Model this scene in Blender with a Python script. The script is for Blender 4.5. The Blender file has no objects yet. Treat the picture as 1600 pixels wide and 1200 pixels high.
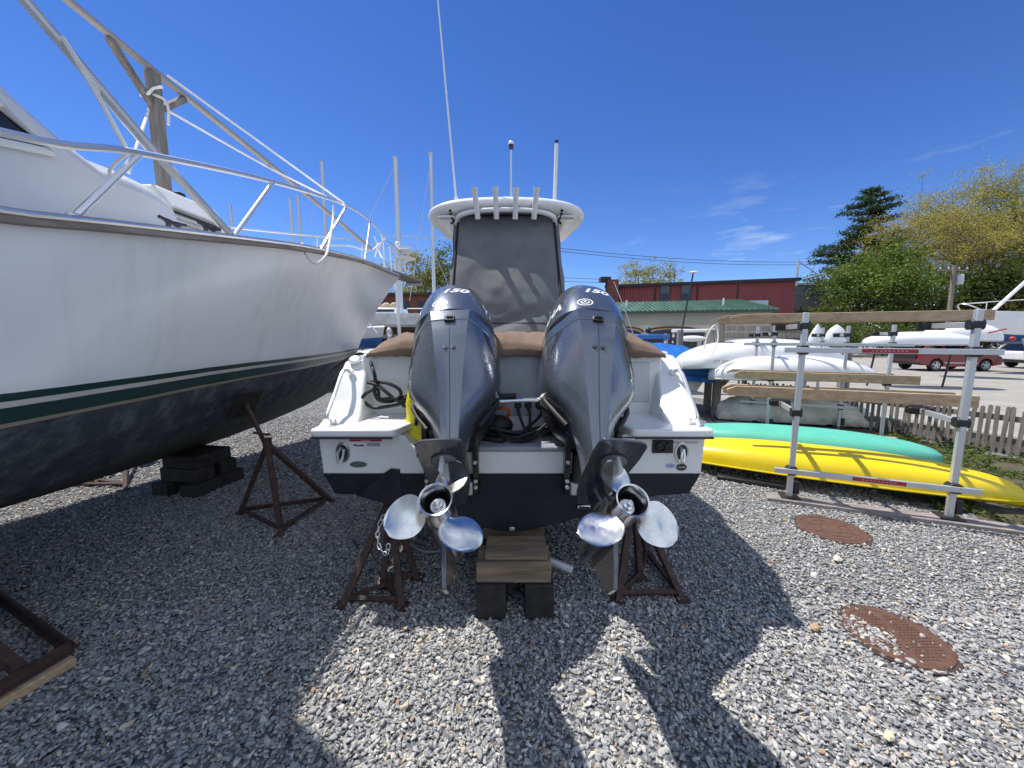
import bpy, bmesh, math, random
import numpy as np
from mathutils import Vector, Matrix
from mathutils.bvhtree import BVHTree
from mathutils import noise as mnoise

R = math.radians
random.seed(7)
rng = np.random.default_rng(7)
scene = bpy.context.scene
COL = scene.collection
V = Vector

# ------------------------------------------------------------------ camera
CAMH, PIT, FPX = 1.7, R(7.1), 600.0
CP, SP = math.cos(PIT), math.sin(PIT)
cam = bpy.data.cameras.new('camera')
cam.sensor_width = 36.0
cam.lens = 36.0 * FPX / 1600.0
cam.clip_start, cam.clip_end = 0.05, 2000
camo = bpy.data.objects.new('camera', cam)
COL.objects.link(camo)
camo.location = (0, 0, CAMH)
camo.rotation_euler = (R(90) - PIT, 0, 0)
scene.camera = camo


def at(px, py, d):
    """where a thing seen at (px, py) stands when it is d metres off along the view axis"""
    xc, yc = (px - 800) / FPX * d, (py - 600) / FPX * d
    return V((xc, d * CP - yc * SP, CAMH - d * SP - yc * CP))


def gnd(px, py, z=0.0):
    v = (py - 600) / FPX
    return at(px, py, (CAMH - z) / (SP + v * CP))


# ------------------------------------------------------------------ mesh builder
class MB:
    def __init__(self):
        self.v, self.f, self.mi, self.cur = [], [], [], 0

    def add(self, verts, faces):
        o = len(self.v)
        self.v += [tuple(p) for p in verts]
        for f in faces:
            self.f.append([i + o for i in f])
            self.mi.append(self.cur)
        return self

    def box(self, c, s, rot=None):
        c = V(c)
        pts = []
        for sx in (-.5, .5):
            for sy in (-.5, .5):
                for sz in (-.5, .5):
                    p = V((sx * s[0], sy * s[1], sz * s[2]))
                    if rot is not None:
                        p = rot @ p
                    pts.append(c + p)
        return self.add(pts, [(0, 1, 3, 2), (4, 6, 7, 5), (0, 4, 5, 1), (2, 3, 7, 6), (0, 2, 6, 4), (1, 5, 7, 3)])

    def bar(self, p0, p1, w, h, up=(0, 0, 1)):
        """rectangular bar from p0 to p1: w sideways, h along up"""
        p0, p1 = V(p0), V(p1)
        t = (p1 - p0).normalized()
        s = t.cross(V(up))
        if s.length < 1e-4:
            s = t.cross(V((1, 0, 0)))
        s.normalize()
        u = s.cross(t)
        pts = []
        for p in (p0, p1):
            for a, b in ((-1, -1), (1, -1), (1, 1), (-1, 1)):
                pts.append(p + s * a * w / 2 + u * b * h / 2)
        return self.add(pts, [(3, 2, 1, 0), (4, 5, 6, 7), (0, 1, 5, 4), (1, 2, 6, 5), (2, 3, 7, 6), (3, 0, 4, 7)])

    def tube(self, pts, r, n=8, closed=False, caps=True):
        pts = [V(p) for p in pts]
        m = len(pts)
        rr = r if isinstance(r, (list, tuple)) else [r] * m
        T = []
        for i in range(m):
            a = pts[(i - 1) % m] if (closed or i > 0) else pts[0]
            b = pts[(i + 1) % m] if (closed or i < m - 1) else pts[-1]
            T.append((b - a).normalized())
        ref = V((0, 0, 1)) if abs(T[0].z) < .9 else V((1, 0, 0))
        s = T[0].cross(ref).normalized()
        out = []
        for i in range(m):
            s = (s - T[i] * s.dot(T[i])).normalized()
            u = T[i].cross(s)
            for k in range(n):
                a = 2 * math.pi * k / n
                out.append(pts[i] + (s * math.cos(a) + u * math.sin(a)) * rr[i])
        fs = []
        for i in range(m if closed else m - 1):
            j = (i + 1) % m
            for k in range(n):
                l = (k + 1) % n
                fs.append((i * n + k, i * n + l, j * n + l, j * n + k))
        if caps and not closed:
            fs.append(tuple(range(n))[::-1])
            fs.append(tuple((m - 1) * n + k for k in range(n)))
        return self.add(out, fs)

    def loft(self, secs, closed=True, caps=True):
        n, m = len(secs[0]), len(secs)
        out = [p for s in secs for p in s]
        fs = []
        for i in range(m - 1):
            for k in range(n if closed else n - 1):
                l = (k + 1) % n
                fs.append((i * n + k, i * n + l, (i + 1) * n + l, (i + 1) * n + k))
        if caps:
            fs.append(tuple(range(n))[::-1])
            fs.append(tuple((m - 1) * n + k for k in range(n)))
        return self.add(out, fs)

    def prism(self, front, off):
        off = V(off)
        return self.loft([[V(p) for p in front], [V(p) + off for p in front]])

    def sheet(self, nu, nv, fn):
        out = [fn(i / (nu - 1), j / (nv - 1)) for j in range(nv) for i in range(nu)]
        fs = [(j * nu + i, j * nu + i + 1, (j + 1) * nu + i + 1, (j + 1) * nu + i) for j in range(nv - 1) for i in range(nu - 1)]
        return self.add(out, fs)

    def lathe(self, prof, c, axis=(0, 0, 1), n=20, caps=True):
        """prof: (radius, distance along axis)"""
        c, ax = V(c), V(axis).normalized()
        ref = V((0, 0, 1)) if abs(ax.z) < .9 else V((1, 0, 0))
        s = ax.cross(ref).normalized()
        u = ax.cross(s)
        secs = [[c + ax * t + (s * math.cos(2 * math.pi * k / n) + u * math.sin(2 * math.pi * k / n)) * max(r, 1e-4)
                 for k in range(n)] for r, t in prof]
        return self.loft(secs, caps=caps)

    def blob(self, c, s, nu=16, nv=10, rot=None):
        c = V(c)
        secs = []
        for j in range(nv + 1):
            a = math.pi * (j / nv) * .998 + .003
            row = []
            for i in range(nu):
                b = 2 * math.pi * i / nu
                p = V((math.sin(a) * math.cos(b) * s[0], math.sin(a) * math.sin(b) * s[1], math.cos(a) * s[2]))
                if rot is not None:
                    p = rot @ p
                row.append(c + p)
            secs.append(row)
        return self.loft(secs)

    def build(self, name, mats, parent=None, smooth=35, bevel=0.0, xf=None, label=None, cat=None, group=None, kind=None, recalc=True, seg=2, solid=0.0, sub=0):
        me = bpy.data.meshes.new(name)
        vv = self.v if xf is None else [tuple(xf @ V(p)) for p in self.v]
        me.from_pydata(vv, [], self.f)
        ms = mats if isinstance(mats, (list, tuple)) else [mats]
        for m in ms:
            me.materials.append(m)
        if len(ms) > 1:
            me.polygons.foreach_set('material_index', self.mi)
        if recalc:
            b = bmesh.new()
            b.from_mesh(me)
            bmesh.ops.recalc_face_normals(b, faces=b.faces)
            b.to_mesh(me)
            b.free()
        if smooth:
            me.polygons.foreach_set('use_smooth', [True] * len(me.polygons))
            if smooth < 180:
                me.set_sharp_from_angle(angle=R(smooth))
        me.update()
        o = bpy.data.objects.new(name, me)
        COL.objects.link(o)
        if solid:
            q = o.modifiers.new('solid', 'SOLIDIFY')
            q.thickness, q.offset = solid, 0
        if bevel:
            q = o.modifiers.new('bevel', 'BEVEL')
            q.width, q.segments, q.limit_method, q.angle_limit = bevel, seg, 'ANGLE', R(38)
            q.harden_normals = False
        if sub:
            q = o.modifiers.new('sub', 'SUBSURF')
            q.levels = q.render_levels = sub
        put(o, parent)
        tag(o, label, cat, group, kind)
        return o


def put(o, parent):
    if parent is not None:
        o.parent = parent
        if parent.type == 'EMPTY':
            o.matrix_parent_inverse = Matrix.LocRotScale(parent.location, parent.rotation_euler, None).inverted()


def tag(o, label=None, cat=None, group=None, kind=None):
    if label:
        o['label'] = label
    if cat:
        o['category'] = cat
    if group:
        o['group'] = group
    if kind:
        o['kind'] = kind
    return o


def thing(name, label, cat, loc=(0, 0, 0), group=None):
    o = bpy.data.objects.new(name, None)
    COL.objects.link(o)
    o.location = V(loc)
    o.empty_display_size = .2
    return tag(o, label, cat, group)


def copy_thing(root, loc, rz=0.0, label=None, group=None):
    def rec(o, parent):
        c = o.copy()
        COL.objects.link(c)
        c.parent = parent
        for ch in [x for x in KIDS(o)]:
            rec(ch, c)
        return c
    c = rec(root, None)
    c.location = V(loc)
    c.rotation_euler = (0, 0, rz)
    return tag(c, label, None, group)


def KIDS(o):
    return [x for x in bpy.data.objects if x.parent == o]


def lerp(a, b, t):
    return a + (b - a) * t


def interp(x, tab):
    if x <= tab[0][0]:
        return tab[0][1]
    for (a, u), (b, w) in zip(tab, tab[1:]):
        if x <= b:
            return lerp(u, w, (x - a) / (b - a))
    return tab[-1][1]


def smooth_interp(x, tab):
    """Catmull-Rom through a table"""
    n = len(tab)
    if x <= tab[0][0]:
        return tab[0][1]
    if x >= tab[-1][0]:
        return tab[-1][1]
    for i in range(n - 1):
        if x <= tab[i + 1][0]:
            break
    x0, y0 = tab[i]
    x1, y1 = tab[i + 1]
    m0 = (y1 - tab[i - 1][1]) / (x1 - tab[i - 1][0]) if i > 0 else (y1 - y0) / (x1 - x0)
    m1 = (tab[i + 2][1] - y0) / (tab[i + 2][0] - x0) if i + 2 < n else (y1 - y0) / (x1 - x0)
    h = x1 - x0
    t = (x - x0) / h
    return (2 * t**3 - 3 * t**2 + 1) * y0 + (t**3 - 2 * t**2 + t) * h * m0 + (-2 * t**3 + 3 * t**2) * y1 + (t**3 - t**2) * h * m1


def curve(pts, n=8):
    """smooth polyline through points"""
    pts = [V(p) for p in pts]
    out = []
    for i in range(len(pts) - 1):
        a, b = pts[max(i - 1, 0)], pts[i]
        c, d = pts[i + 1], pts[min(i + 2, len(pts) - 1)]
        for k in range(n):
            t = k / n
            out.append(.5 * ((2 * b) + (c - a) * t + (2 * a - 5 * b + 4 * c - d) * t * t + (3 * b - a - 3 * c + d) * t**3))
    out.append(pts[-1])
    return out


# ------------------------------------------------------------------ materials
def nt(name):
    m = bpy.data.materials.new(name)
    m.use_nodes = True
    t = m.node_tree
    b = t.nodes['Principled BSDF']
    return m, t, b


def N(t, ty, **kw):
    n = t.nodes.new(ty)
    for k, v in kw.items():
        setattr(n, k, v)
    return n


def L(t, a, b):
    t.links.new(a, b)


def rgb(c):
    return (*c, 1.0) if len(c) == 3 else c


def noise(t, co, scale, detail=4, rough=.6, stretch=None):
    n = N(t, 'ShaderNodeTexNoise')
    n.inputs['Scale'].default_value = scale
    n.inputs['Detail'].default_value = detail
    n.inputs['Roughness'].default_value = rough
    if stretch:
        mp = N(t, 'ShaderNodeMapping')
        mp.inputs['Scale'].default_value = stretch
        L(t, co, mp.inputs['Vector'])
        co = mp.outputs['Vector']
    L(t, co, n.inputs['Vector'])
    return n


def ramp(t, fac, stops, interp_='LINEAR'):
    r = N(t, 'ShaderNodeValToRGB')
    r.color_ramp.interpolation = interp_
    e = r.color_ramp.elements
    while len(e) < len(stops):
        e.new(.5)
    for q, (p, c) in zip(e, stops):
        q.position = p
        q.color = rgb(c)
    L(t, fac, r.inputs['Fac'])
    return r


def bump(t, b, h, strength=.3, dist=.01):
    n = N(t, 'ShaderNodeBump')
    n.inputs['Strength'].default_value = strength
    n.inputs['Distance'].default_value = dist
    L(t, h, n.inputs['Height'])
    L(t, n.outputs['Normal'], b.inputs['Normal'])
    return n


def mat(name, col, rough=.5, metal=0.0, col2=None, scale=6, lo=.35, hi=.65, bmp=0.0, bscale=80, bdist=.004, coat=0.0, stretch=None, rough2=None, detail=5, spec=None):
    m, t, b = nt(name)
    co = N(t, 'ShaderNodeTexCoord').outputs['Object']
    c2 = col2 if col2 is not None else tuple(x * .86 for x in col)
    n = noise(t, co, scale, detail, .62, stretch)
    r = ramp(t, n.outputs['Fac'], [(lo, c2), (hi, col)])
    L(t, r.outputs['Color'], b.inputs['Base Color'])
    b.inputs['Roughness'].default_value = rough
    if rough2 is not None:
        rr = ramp(t, n.outputs['Fac'], [(lo, (rough2,) * 3), (hi, (rough,) * 3)])
        L(t, rr.outputs['Color'], b.inputs['Roughness'])
    b.inputs['Metallic'].default_value = metal
    b.inputs['Coat Weight'].default_value = coat
    b.inputs['Coat Roughness'].default_value = .05
    if spec is not None:
        b.inputs['Specular IOR Level'].default_value = spec
    if bmp:
        n2 = noise(t, co, bscale, 3, .6, stretch)
        bump(t, b, n2.outputs['Fac'], bmp, bdist)
    return m


M = {}
M['gelcoat'] = mat('white_gelcoat', (.80, .80, .79), .28, col2=(.74, .745, .74), scale=3, coat=.3)
M['white_plastic'] = mat('white_plastic', (.76, .76, .75), .4, col2=(.70, .70, .69), scale=9)
M['offwhite'] = mat('aged_white_paint', (.70, .69, .66), .5, col2=(.52, .51, .48), scale=4, bmp=.1)
M['bottom_dark'] = mat('dark_bottom_paint', (.017, .020, .027), .55, col2=(.008, .011, .016), scale=5, bmp=.08, spec=.3)
M['black'] = mat('black_plastic', (.012, .012, .013), .42, col2=(.02, .02, .021), scale=14)
M['rubber'] = mat('black_rubber', (.014, .014, .015), .6, bmp=.1)
M['black_paint'] = mat('black_enamel', (.010, .010, .012), .32, col2=(.025, .025, .027), scale=20, coat=.2)
M['steel'] = mat('polished_steel', (.72, .71, .69), .13, 1.0, col2=(.62, .61, .58), scale=18, rough2=.26)
M['chrome'] = mat('polished_rail', (.86, .86, .85), .30, .85, col2=(.80, .80, .80), scale=3, rough2=.36)
M['galv'] = mat('galvanised_metal', (.56, .57, .58), .48, .6, col2=(.48, .49, .50), scale=4)
M['alu'] = mat('anodised_aluminium', (.58, .60, .61), .40, .55, col2=(.52, .54, .56), scale=4, stretch=(1, 1, .15))
M['rust'] = mat('rusty_steel', (.085, .044, .033), .8, col2=(.034, .022, .019), scale=22, bmp=.5, bscale=90)
M['rust_cover'] = mat('rusty_iron', (.135, .066, .042), .85, col2=(.080, .040, .027), scale=30, lo=.3, hi=.7, bmp=.4, bscale=220, bdist=.003)
M['brown_cloth'] = mat('brown_canvas', (.205, .142, .102), .9, col2=(.15, .10, .07), scale=4, bmp=.25, bscale=260, bdist=.002)
M['yellow'] = mat('yellow_polyethylene', (.76, .57, .006), .36, col2=(.70, .51, .004), scale=3, bmp=.05, bscale=20)
M['teal'] = mat('teal_polyethylene', (.12, .50, .37), .36, col2=(.10, .45, .33), scale=3, bmp=.05, bscale=20)
M['red_label'] = mat('red_print', (.42, .018, .022), .45)
M['ink'] = mat('dark_print', (.03, .03, .04), .5)
M['white_ink'] = mat('white_print', (.82, .83, .84), .35)
M['lumber'] = mat('pale_lumber', (.54, .40, .25), .75, col2=(.38, .26, .15), scale=5, stretch=(.25, 5, 5), bmp=.25, bscale=30)
M['grey_wood'] = mat('weathered_wood', (.27, .24, .205), .85, col2=(.14, .125, .11), scale=6, stretch=(4, 4, .4), bmp=.4, bscale=30)
M['plank'] = mat('grey_plank', (.31, .275, .255), .85, col2=(.19, .165, .155), scale=6, stretch=(.5, 5, 5), bmp=.4, bscale=26)
M['crib'] = mat('cribbing_timber', (.27, .205, .135), .85, col2=(.12, .092, .062), scale=5, stretch=(.6, 3, 6), bmp=.4, bscale=30)
M['crib_dark'] = mat('creosote_timber', (.035, .030, .027), .8, col2=(.012, .011, .011), scale=9, bmp=.5, bscale=40)
M['rope_white'] = mat('white_rope', (.80, .79, .76), .8)
M['rope_grey'] = mat('grey_rope', (.30, .33, .33), .8, bmp=.4, bscale=300)
M['blue_tarp'] = mat('blue_tarp', (.022, .16, .50), .42, col2=(.015, .10, .36), scale=2.2, bmp=.3, bscale=8, bdist=.05)
M['blue_paint'] = mat('blue_paint', (.02, .09, .28), .4)
M['navy'] = mat('navy_paint', (.012, .020, .06), .35)
M['glass_dark'] = mat('tinted_glass', (.006, .008, .014), .08, coat=.4)
M['dark_metal'] = mat('dark_cast_metal', (.10, .10, .105), .45, .7)
M['tan'] = mat('tan_canvas', (.50, .42, .28), .85, bmp=.2)
M['concrete_paint'] = mat('beige_render', (.56, .51, .43), .85, col2=(.49, .45, .37), scale=.8, bmp=.2, bscale=6)
M['wall_grey'] = mat('grey_render', (.36, .35, .31), .85, col2=(.30, .29, .26), scale=.7)
M['brick'] = mat('brick_wall', (.20, .075, .055), .9, col2=(.11, .045, .035), scale=3, bmp=.3)
M['door_dark'] = mat('dark_door', (.03, .04, .042), .5, col2=(.018, .022, .024), scale=1)
M['bark'] = mat('grey_bark', (.18, .155, .13), .95, col2=(.09, .075, .062), scale=5, stretch=(3, 3, .5), bmp=.6, bscale=12, bdist=.04)
M['pole_wood'] = mat('utility_pole_wood', (.26, .22, .18), .9, col2=(.16, .135, .11), scale=3, stretch=(5, 5, .4))
M['red_car'] = mat('red_car_paint', (.20, .004, .010), .3, .1, col2=(.17, .003, .008), scale=2, coat=.8)
M['white_car'] = mat('white_car_paint', (.75, .75, .75), .25, coat=.8)
M['tyre'] = mat('tyre_rubber', (.016, .016, .017), .75)
M['wire'] = mat('black_wire', (.015, .015, .016), .6)
M['orange'] = mat('orange_rubber', (.60, .11, .02), .5)
M['yellow_bag'] = mat('yellow_vinyl', (.80, .74, .02), .4, col2=(.62, .56, .01), scale=9, bmp=.4, bscale=14, bdist=.03)
M['dirty_wrap'] = mat('dirty_white_sheet', (.72, .70, .62), .7, col2=(.50, .46, .36), scale=3, bmp=.5, bscale=7, bdist=.05)
M['green_bin'] = mat('green_bin', (.02, .09, .06), .5)
M['fog_lens'] = mat('lamp_lens', (.55, .56, .58), .2)


def cowl_paint(name, c1, c2):
    """blue-grey metallic outboard paint with fine flake and a clear coat"""
    m, t, b = nt(name)
    co = N(t, 'ShaderNodeTexCoord').outputs['Object']
    n = noise(t, co, 900, 1)
    r = ramp(t, n.outputs['Fac'], [(.3, c2), (.7, c1)])
    L(t, r.outputs['Color'], b.inputs['Base Color'])
    n2 = noise(t, co, 14, 5, .7)
    rr = ramp(t, n2.outputs['Fac'], [(.30, (.25,) * 3), (.80, (.31,) * 3)])
    L(t, rr.outputs['Color'], b.inputs['Roughness'])
    b.inputs['Metallic'].default_value = .6
    b.inputs['Coat Weight'].default_value = .7
    b.inputs['Coat Roughness'].default_value = .08
    return m


M['cowl'] = cowl_paint('outboard_blue_grey', (.135, .155, .192), (.108, .124, .155))
M['gearcase'] = cowl_paint('outboard_leg_grey', (.105, .112, .125), (.08, .086, .098))


def cloth(name, c1, c2, transl):
    m, t, b = nt(name)
    co = N(t, 'ShaderNodeTexCoord').outputs['Object']
    n = noise(t, co, 5, 6, .65)
    r = ramp(t, n.outputs['Fac'], [(.3, c2), (.7, c1)])
    L(t, r.outputs['Color'], b.inputs['Base Color'])
    b.inputs['Roughness'].default_value = .9
    b.inputs['Specular IOR Level'].default_value = .2
    n2 = noise(t, co, 420, 2)
    bump(t, b, n2.outputs['Fac'], .25, .003)
    tr = N(t, 'ShaderNodeBsdfTranslucent')
    tr.inputs['Color'].default_value = rgb(c1)
    mx = N(t, 'ShaderNodeMixShader')
    mx.inputs['Fac'].default_value = transl
    L(t, b.outputs[0], mx.inputs[1])
    L(t, tr.outputs[0], mx.inputs[2])
    L(t, mx.outputs[0], t.nodes['Material Output'].inputs['Surface'])
    return m


M['grey_cloth'] = cloth('grey_canvas', (.225, .225, .228), (.165, .165, .17), .16)
M['cloth_edge'] = mat('black_binding', (.012, .012, .014), .8)


def leaf_mat(name, c1, c2, transl=.35):
    m, t, b = nt(name)
    g = N(t, 'ShaderNodeNewGeometry')
    r = ramp(t, g.outputs['Random Per Island'], [(0, c1), (1, c2)])
    L(t, r.outputs['Color'], b.inputs['Base Color'])
    b.inputs['Roughness'].default_value = .6
    b.inputs['Specular IOR Level'].default_value = .25
    tr = N(t, 'ShaderNodeBsdfTranslucent')
    L(t, r.outputs['Color'], tr.inputs['Color'])
    mx = N(t, 'ShaderNodeMixShader')
    mx.inputs['Fac'].default_value = transl
    L(t, b.outputs[0], mx.inputs[1])
    L(t, tr.outputs[0], mx.inputs[2])
    L(t, mx.outputs[0], t.nodes['Material Output'].inputs['Surface'])
    return m


M['leaf_green'] = leaf_mat('spring_green_leaves', (.075, .125, .02), (.195, .245, .045))
M['leaf_dark'] = leaf_mat('dark_green_leaves', (.06, .095, .02), (.14, .18, .04))
M['leaf_olive'] = leaf_mat('olive_bud_leaves', (.25, .25, .05), (.44, .41, .11))
M['leaf_gold'] = leaf_mat('gold_bud_leaves', (.30, .26, .05), (.48, .41, .10))
M['needles'] = leaf_mat('pine_needles', (.024, .055, .026), (.06, .105, .045), .15)
M['weeds'] = leaf_mat('weed_leaves', (.035, .07, .012), (.12, .15, .03), .3)


def stone_mat():
    m, t, b = nt('crushed_stone')
    g = N(t, 'ShaderNodeNewGeometry')
    r = ramp(t, g.outputs['Random Per Island'], [
        (0.0, (.235, .24, .25)), (.13, (.29, .295, .30)), (.34, (.36, .36, .36)), (.55, (.43, .42, .405)),
        (.70, (.52, .505, .47)), (.80, (.33, .335, .345)), (.87, (.60, .575, .525)), (.925, (.53, .45, .34)), (.97, (.70, .685, .65)), (.99, (.42, .26, .17))], 'CONSTANT')
    co = N(t, 'ShaderNodeTexCoord').outputs['Object']
    n = noise(t, co, 130, 4, .7)
    mx = N(t, 'ShaderNodeMix', data_type='RGBA', blend_type='MULTIPLY')
    mx.inputs['Factor'].default_value = .7
    rr = ramp(t, n.outputs['Fac'], [(.3, (0.756, 0.756, 0.781)), (.7, (1.12, 1.12, 1.1))])
    L(t, r.outputs['Color'], mx.inputs['A'])
    L(t, rr.outputs['Color'], mx.inputs['B'])
    L(t, mx.outputs['Result'], b.inputs['Base Color'])
    b.inputs['Roughness'].default_value = .85
    b.inputs['Specular IOR Level'].default_value = .3
    bump(t, b, n.outputs['Fac'], .4, .004)
    return m


M['stone'] = stone_mat()


def ground_mat():
    """gravel: two sizes of crushed stone as cells with dark gaps, dusted with fines"""
    m, t, b = nt('gravel_bed')
    co = N(t, 'ShaderNodeTexCoord').outputs['Object']
    cols, hs = [], []
    for sc in (38.0, 21.0):
        v = N(t, 'ShaderNodeTexVoronoi')
        v.inputs['Scale'].default_value = sc
        L(t, co, v.inputs['Vector'])
        sx = N(t, 'ShaderNodeSeparateColor')
        L(t, v.outputs['Color'], sx.inputs['Color'])
        r = ramp(t, sx.outputs[0], [(0, (0.122, 0.134, 0.152)), (.25, (0.226, 0.244, 0.262)), (.5, (0.317, 0.323, 0.323)),
                                    (.72, (0.427, 0.415, 0.390)), (.86, (0.549, 0.525, 0.476)), (.93, (0.415, 0.329, 0.244))], 'CONSTANT')
        d = ramp(t, v.outputs['Distance'], [(.0, (1,) * 3), (.55, (.42,) * 3)])
        mx = N(t, 'ShaderNodeMix', data_type='RGBA', blend_type='MULTIPLY')
        mx.inputs['Factor'].default_value = .85
        L(t, r.outputs['Color'], mx.inputs['A'])
        L(t, d.outputs['Color'], mx.inputs['B'])
        cols.append(mx.outputs['Result'])
        hs.append(d.outputs['Color'])
    nz = noise(t, co, 2.5, 3)
    mm = N(t, 'ShaderNodeMix', data_type='RGBA')
    fr = ramp(t, nz.outputs['Fac'], [(.4, (0,) * 3), (.6, (1,) * 3)])
    L(t, fr.outputs['Color'], mm.inputs['Factor'])
    L(t, cols[0], mm.inputs['A'])
    L(t, cols[1], mm.inputs['B'])
    L(t, mm.outputs['Result'], b.inputs['Base Color'])
    b.inputs['Roughness'].default_value = .92
    b.inputs['Specular IOR Level'].default_value = .2
    bump(t, b, hs[0], .9, .02)
    return m


M['ground'] = ground_mat()
M['lot'] = mat('dusty_lot', (.35, .33, .295), .95, col2=(.24, .225, .20), scale=1.1, lo=.3, hi=.7, bmp=.5, bscale=18, bdist=.03, detail=9)
M['soil'] = mat('weedy_soil', (.105, .085, .055), .95, col2=(.06, .055, .03), scale=6, bmp=.6, bscale=40, bdist=.02)

# ------------------------------------------------------------------ sun and sky
SUN = V((-.375, .235, .895)).normalized()   # towards the sun
elev = math.asin(SUN.z)
azim = math.atan2(SUN.x, SUN.y)
sl = bpy.data.lights.new('sun', 'SUN')
sl.energy, sl.angle, sl.color = 5.0, R(.53), (1, .95, .88)
so = bpy.data.objects.new('sun', sl)
COL.objects.link(so)
so.location = (-10, 8, 25)
so.rotation_euler = SUN.to_track_quat('Z', 'Y').to_euler()

w = bpy.data.worlds.new('World')
scene.world = w
w.use_nodes = True
t = w.node_tree
bg = t.nodes['Background']
sky = N(t, 'ShaderNodeTexSky', sky_type='NISHITA')
sky.sun_disc = False
sky.sun_elevation = elev
sky.sun_rotation = azim
sky.altitude = 800
sky.air_density, sky.dust_density, sky.ozone_density = 0.85, .0, 5.0
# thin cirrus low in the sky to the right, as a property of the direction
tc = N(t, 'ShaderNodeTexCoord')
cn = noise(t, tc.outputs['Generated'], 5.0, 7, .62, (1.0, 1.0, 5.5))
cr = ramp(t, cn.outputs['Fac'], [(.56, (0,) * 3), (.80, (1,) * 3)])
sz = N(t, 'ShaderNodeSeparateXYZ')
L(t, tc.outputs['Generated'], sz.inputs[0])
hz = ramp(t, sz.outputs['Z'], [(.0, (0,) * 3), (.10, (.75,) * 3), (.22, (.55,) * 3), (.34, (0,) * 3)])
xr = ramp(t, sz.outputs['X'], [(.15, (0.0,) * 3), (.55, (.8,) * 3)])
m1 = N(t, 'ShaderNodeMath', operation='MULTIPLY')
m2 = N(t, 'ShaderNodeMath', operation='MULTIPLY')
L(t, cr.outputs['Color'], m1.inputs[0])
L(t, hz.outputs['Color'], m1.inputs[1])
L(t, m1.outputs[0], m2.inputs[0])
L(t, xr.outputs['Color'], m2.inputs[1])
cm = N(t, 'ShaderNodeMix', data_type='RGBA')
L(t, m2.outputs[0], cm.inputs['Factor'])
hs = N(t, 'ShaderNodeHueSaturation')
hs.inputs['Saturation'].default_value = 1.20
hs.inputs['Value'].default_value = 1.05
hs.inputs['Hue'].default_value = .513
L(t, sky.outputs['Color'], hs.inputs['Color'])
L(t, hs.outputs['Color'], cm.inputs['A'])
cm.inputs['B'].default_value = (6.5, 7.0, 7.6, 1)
# bright cloud added out of view behind and right, brightening the shaded sides
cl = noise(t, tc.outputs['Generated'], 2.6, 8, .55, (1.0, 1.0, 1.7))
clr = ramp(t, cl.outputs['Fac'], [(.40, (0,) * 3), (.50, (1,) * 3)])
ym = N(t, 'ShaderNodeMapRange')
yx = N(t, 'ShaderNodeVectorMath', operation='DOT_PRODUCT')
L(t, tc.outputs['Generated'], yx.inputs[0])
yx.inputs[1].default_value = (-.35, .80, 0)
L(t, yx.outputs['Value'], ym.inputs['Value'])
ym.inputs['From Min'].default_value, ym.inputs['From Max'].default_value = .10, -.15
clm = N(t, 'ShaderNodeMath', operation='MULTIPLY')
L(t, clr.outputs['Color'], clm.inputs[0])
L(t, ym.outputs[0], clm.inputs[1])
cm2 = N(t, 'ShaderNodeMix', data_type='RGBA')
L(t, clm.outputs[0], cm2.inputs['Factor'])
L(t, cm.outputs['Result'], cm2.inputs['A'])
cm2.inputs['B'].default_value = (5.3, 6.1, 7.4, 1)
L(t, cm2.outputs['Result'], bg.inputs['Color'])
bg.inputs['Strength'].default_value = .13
scene.view_settings.view_transform = 'Standard'
scene.view_settings.look = 'None'
scene.view_settings.exposure = 0.28
scene.cycles.max_bounces = 6
scene.cycles.diffuse_bounces = 4
scene.cycles.glossy_bounces = 3
scene.cycles.transparent_max_bounces = 6
scene.cycles.use_denoising = True
scene.cycles.sample_clamp_indirect = 6

# ------------------------------------------------------------------ ground
g = MB()
g.sheet(61, 61, lambda u, v: ((u - .5) * 600 * (abs(u - .5) * 2)**1.5, 60 + (v - .5) * 700 * (abs(v - .5) * 2)**1.0, 0))
g.build('ground', M['ground'], kind='structure', recalc=False)
# pale dusty parking lot beyond the fence
g = MB()
g.add([(7.6, 4.2, .004), (6.75, 7.6, .004), (6.2, 8.6, .004), (4.0, 12.5, .004), (-4, 24, .004), (-30, 45, .004), (-30, 60, .004), (120, 60, .004), (120, 4.0, .004)],
      [tuple(range(9))[::-1]])
g.build('parking_lot', M['lot'], kind='structure', recalc=False)
# weedy strip between the kayaks and the fence
g = MB()
pp = [(4.1, 3.0), (4.9, 4.2), (4.3, 5.6), (5.6, 6.3), (6.3, 7.4), (6.9, 5.4), (7.6, 4.2), (7.8, 2.3), (5.2, 2.72)]
g.add([(x, y, .006) for x, y in pp], [tuple(range(len(pp)))])
g.build('soil', M['soil'], kind='structure', recalc=False)

# ------------------------------------------------------------------ loose crushed stone
MAN1 = gnd(1298, 828)
MAN2 = gnd(1398, 996)
ICO_V = None


def rock_base(sub):
    b = bmesh.new()
    bmesh.ops.create_icosphere(b, subdivisions=sub, radius=1.0)
    v = np.array([q.co[:] for q in b.verts])
    f = np.array([[q.index for q in fc.verts] for fc in b.faces])
    b.free()
    return v, f


def inside_weeds(x, y):
    # beyond the plank the ground turns to soil and weeds
    return (y > 3.45 + (4.04 - x) * .43 + .05) and x > 4.0


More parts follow.
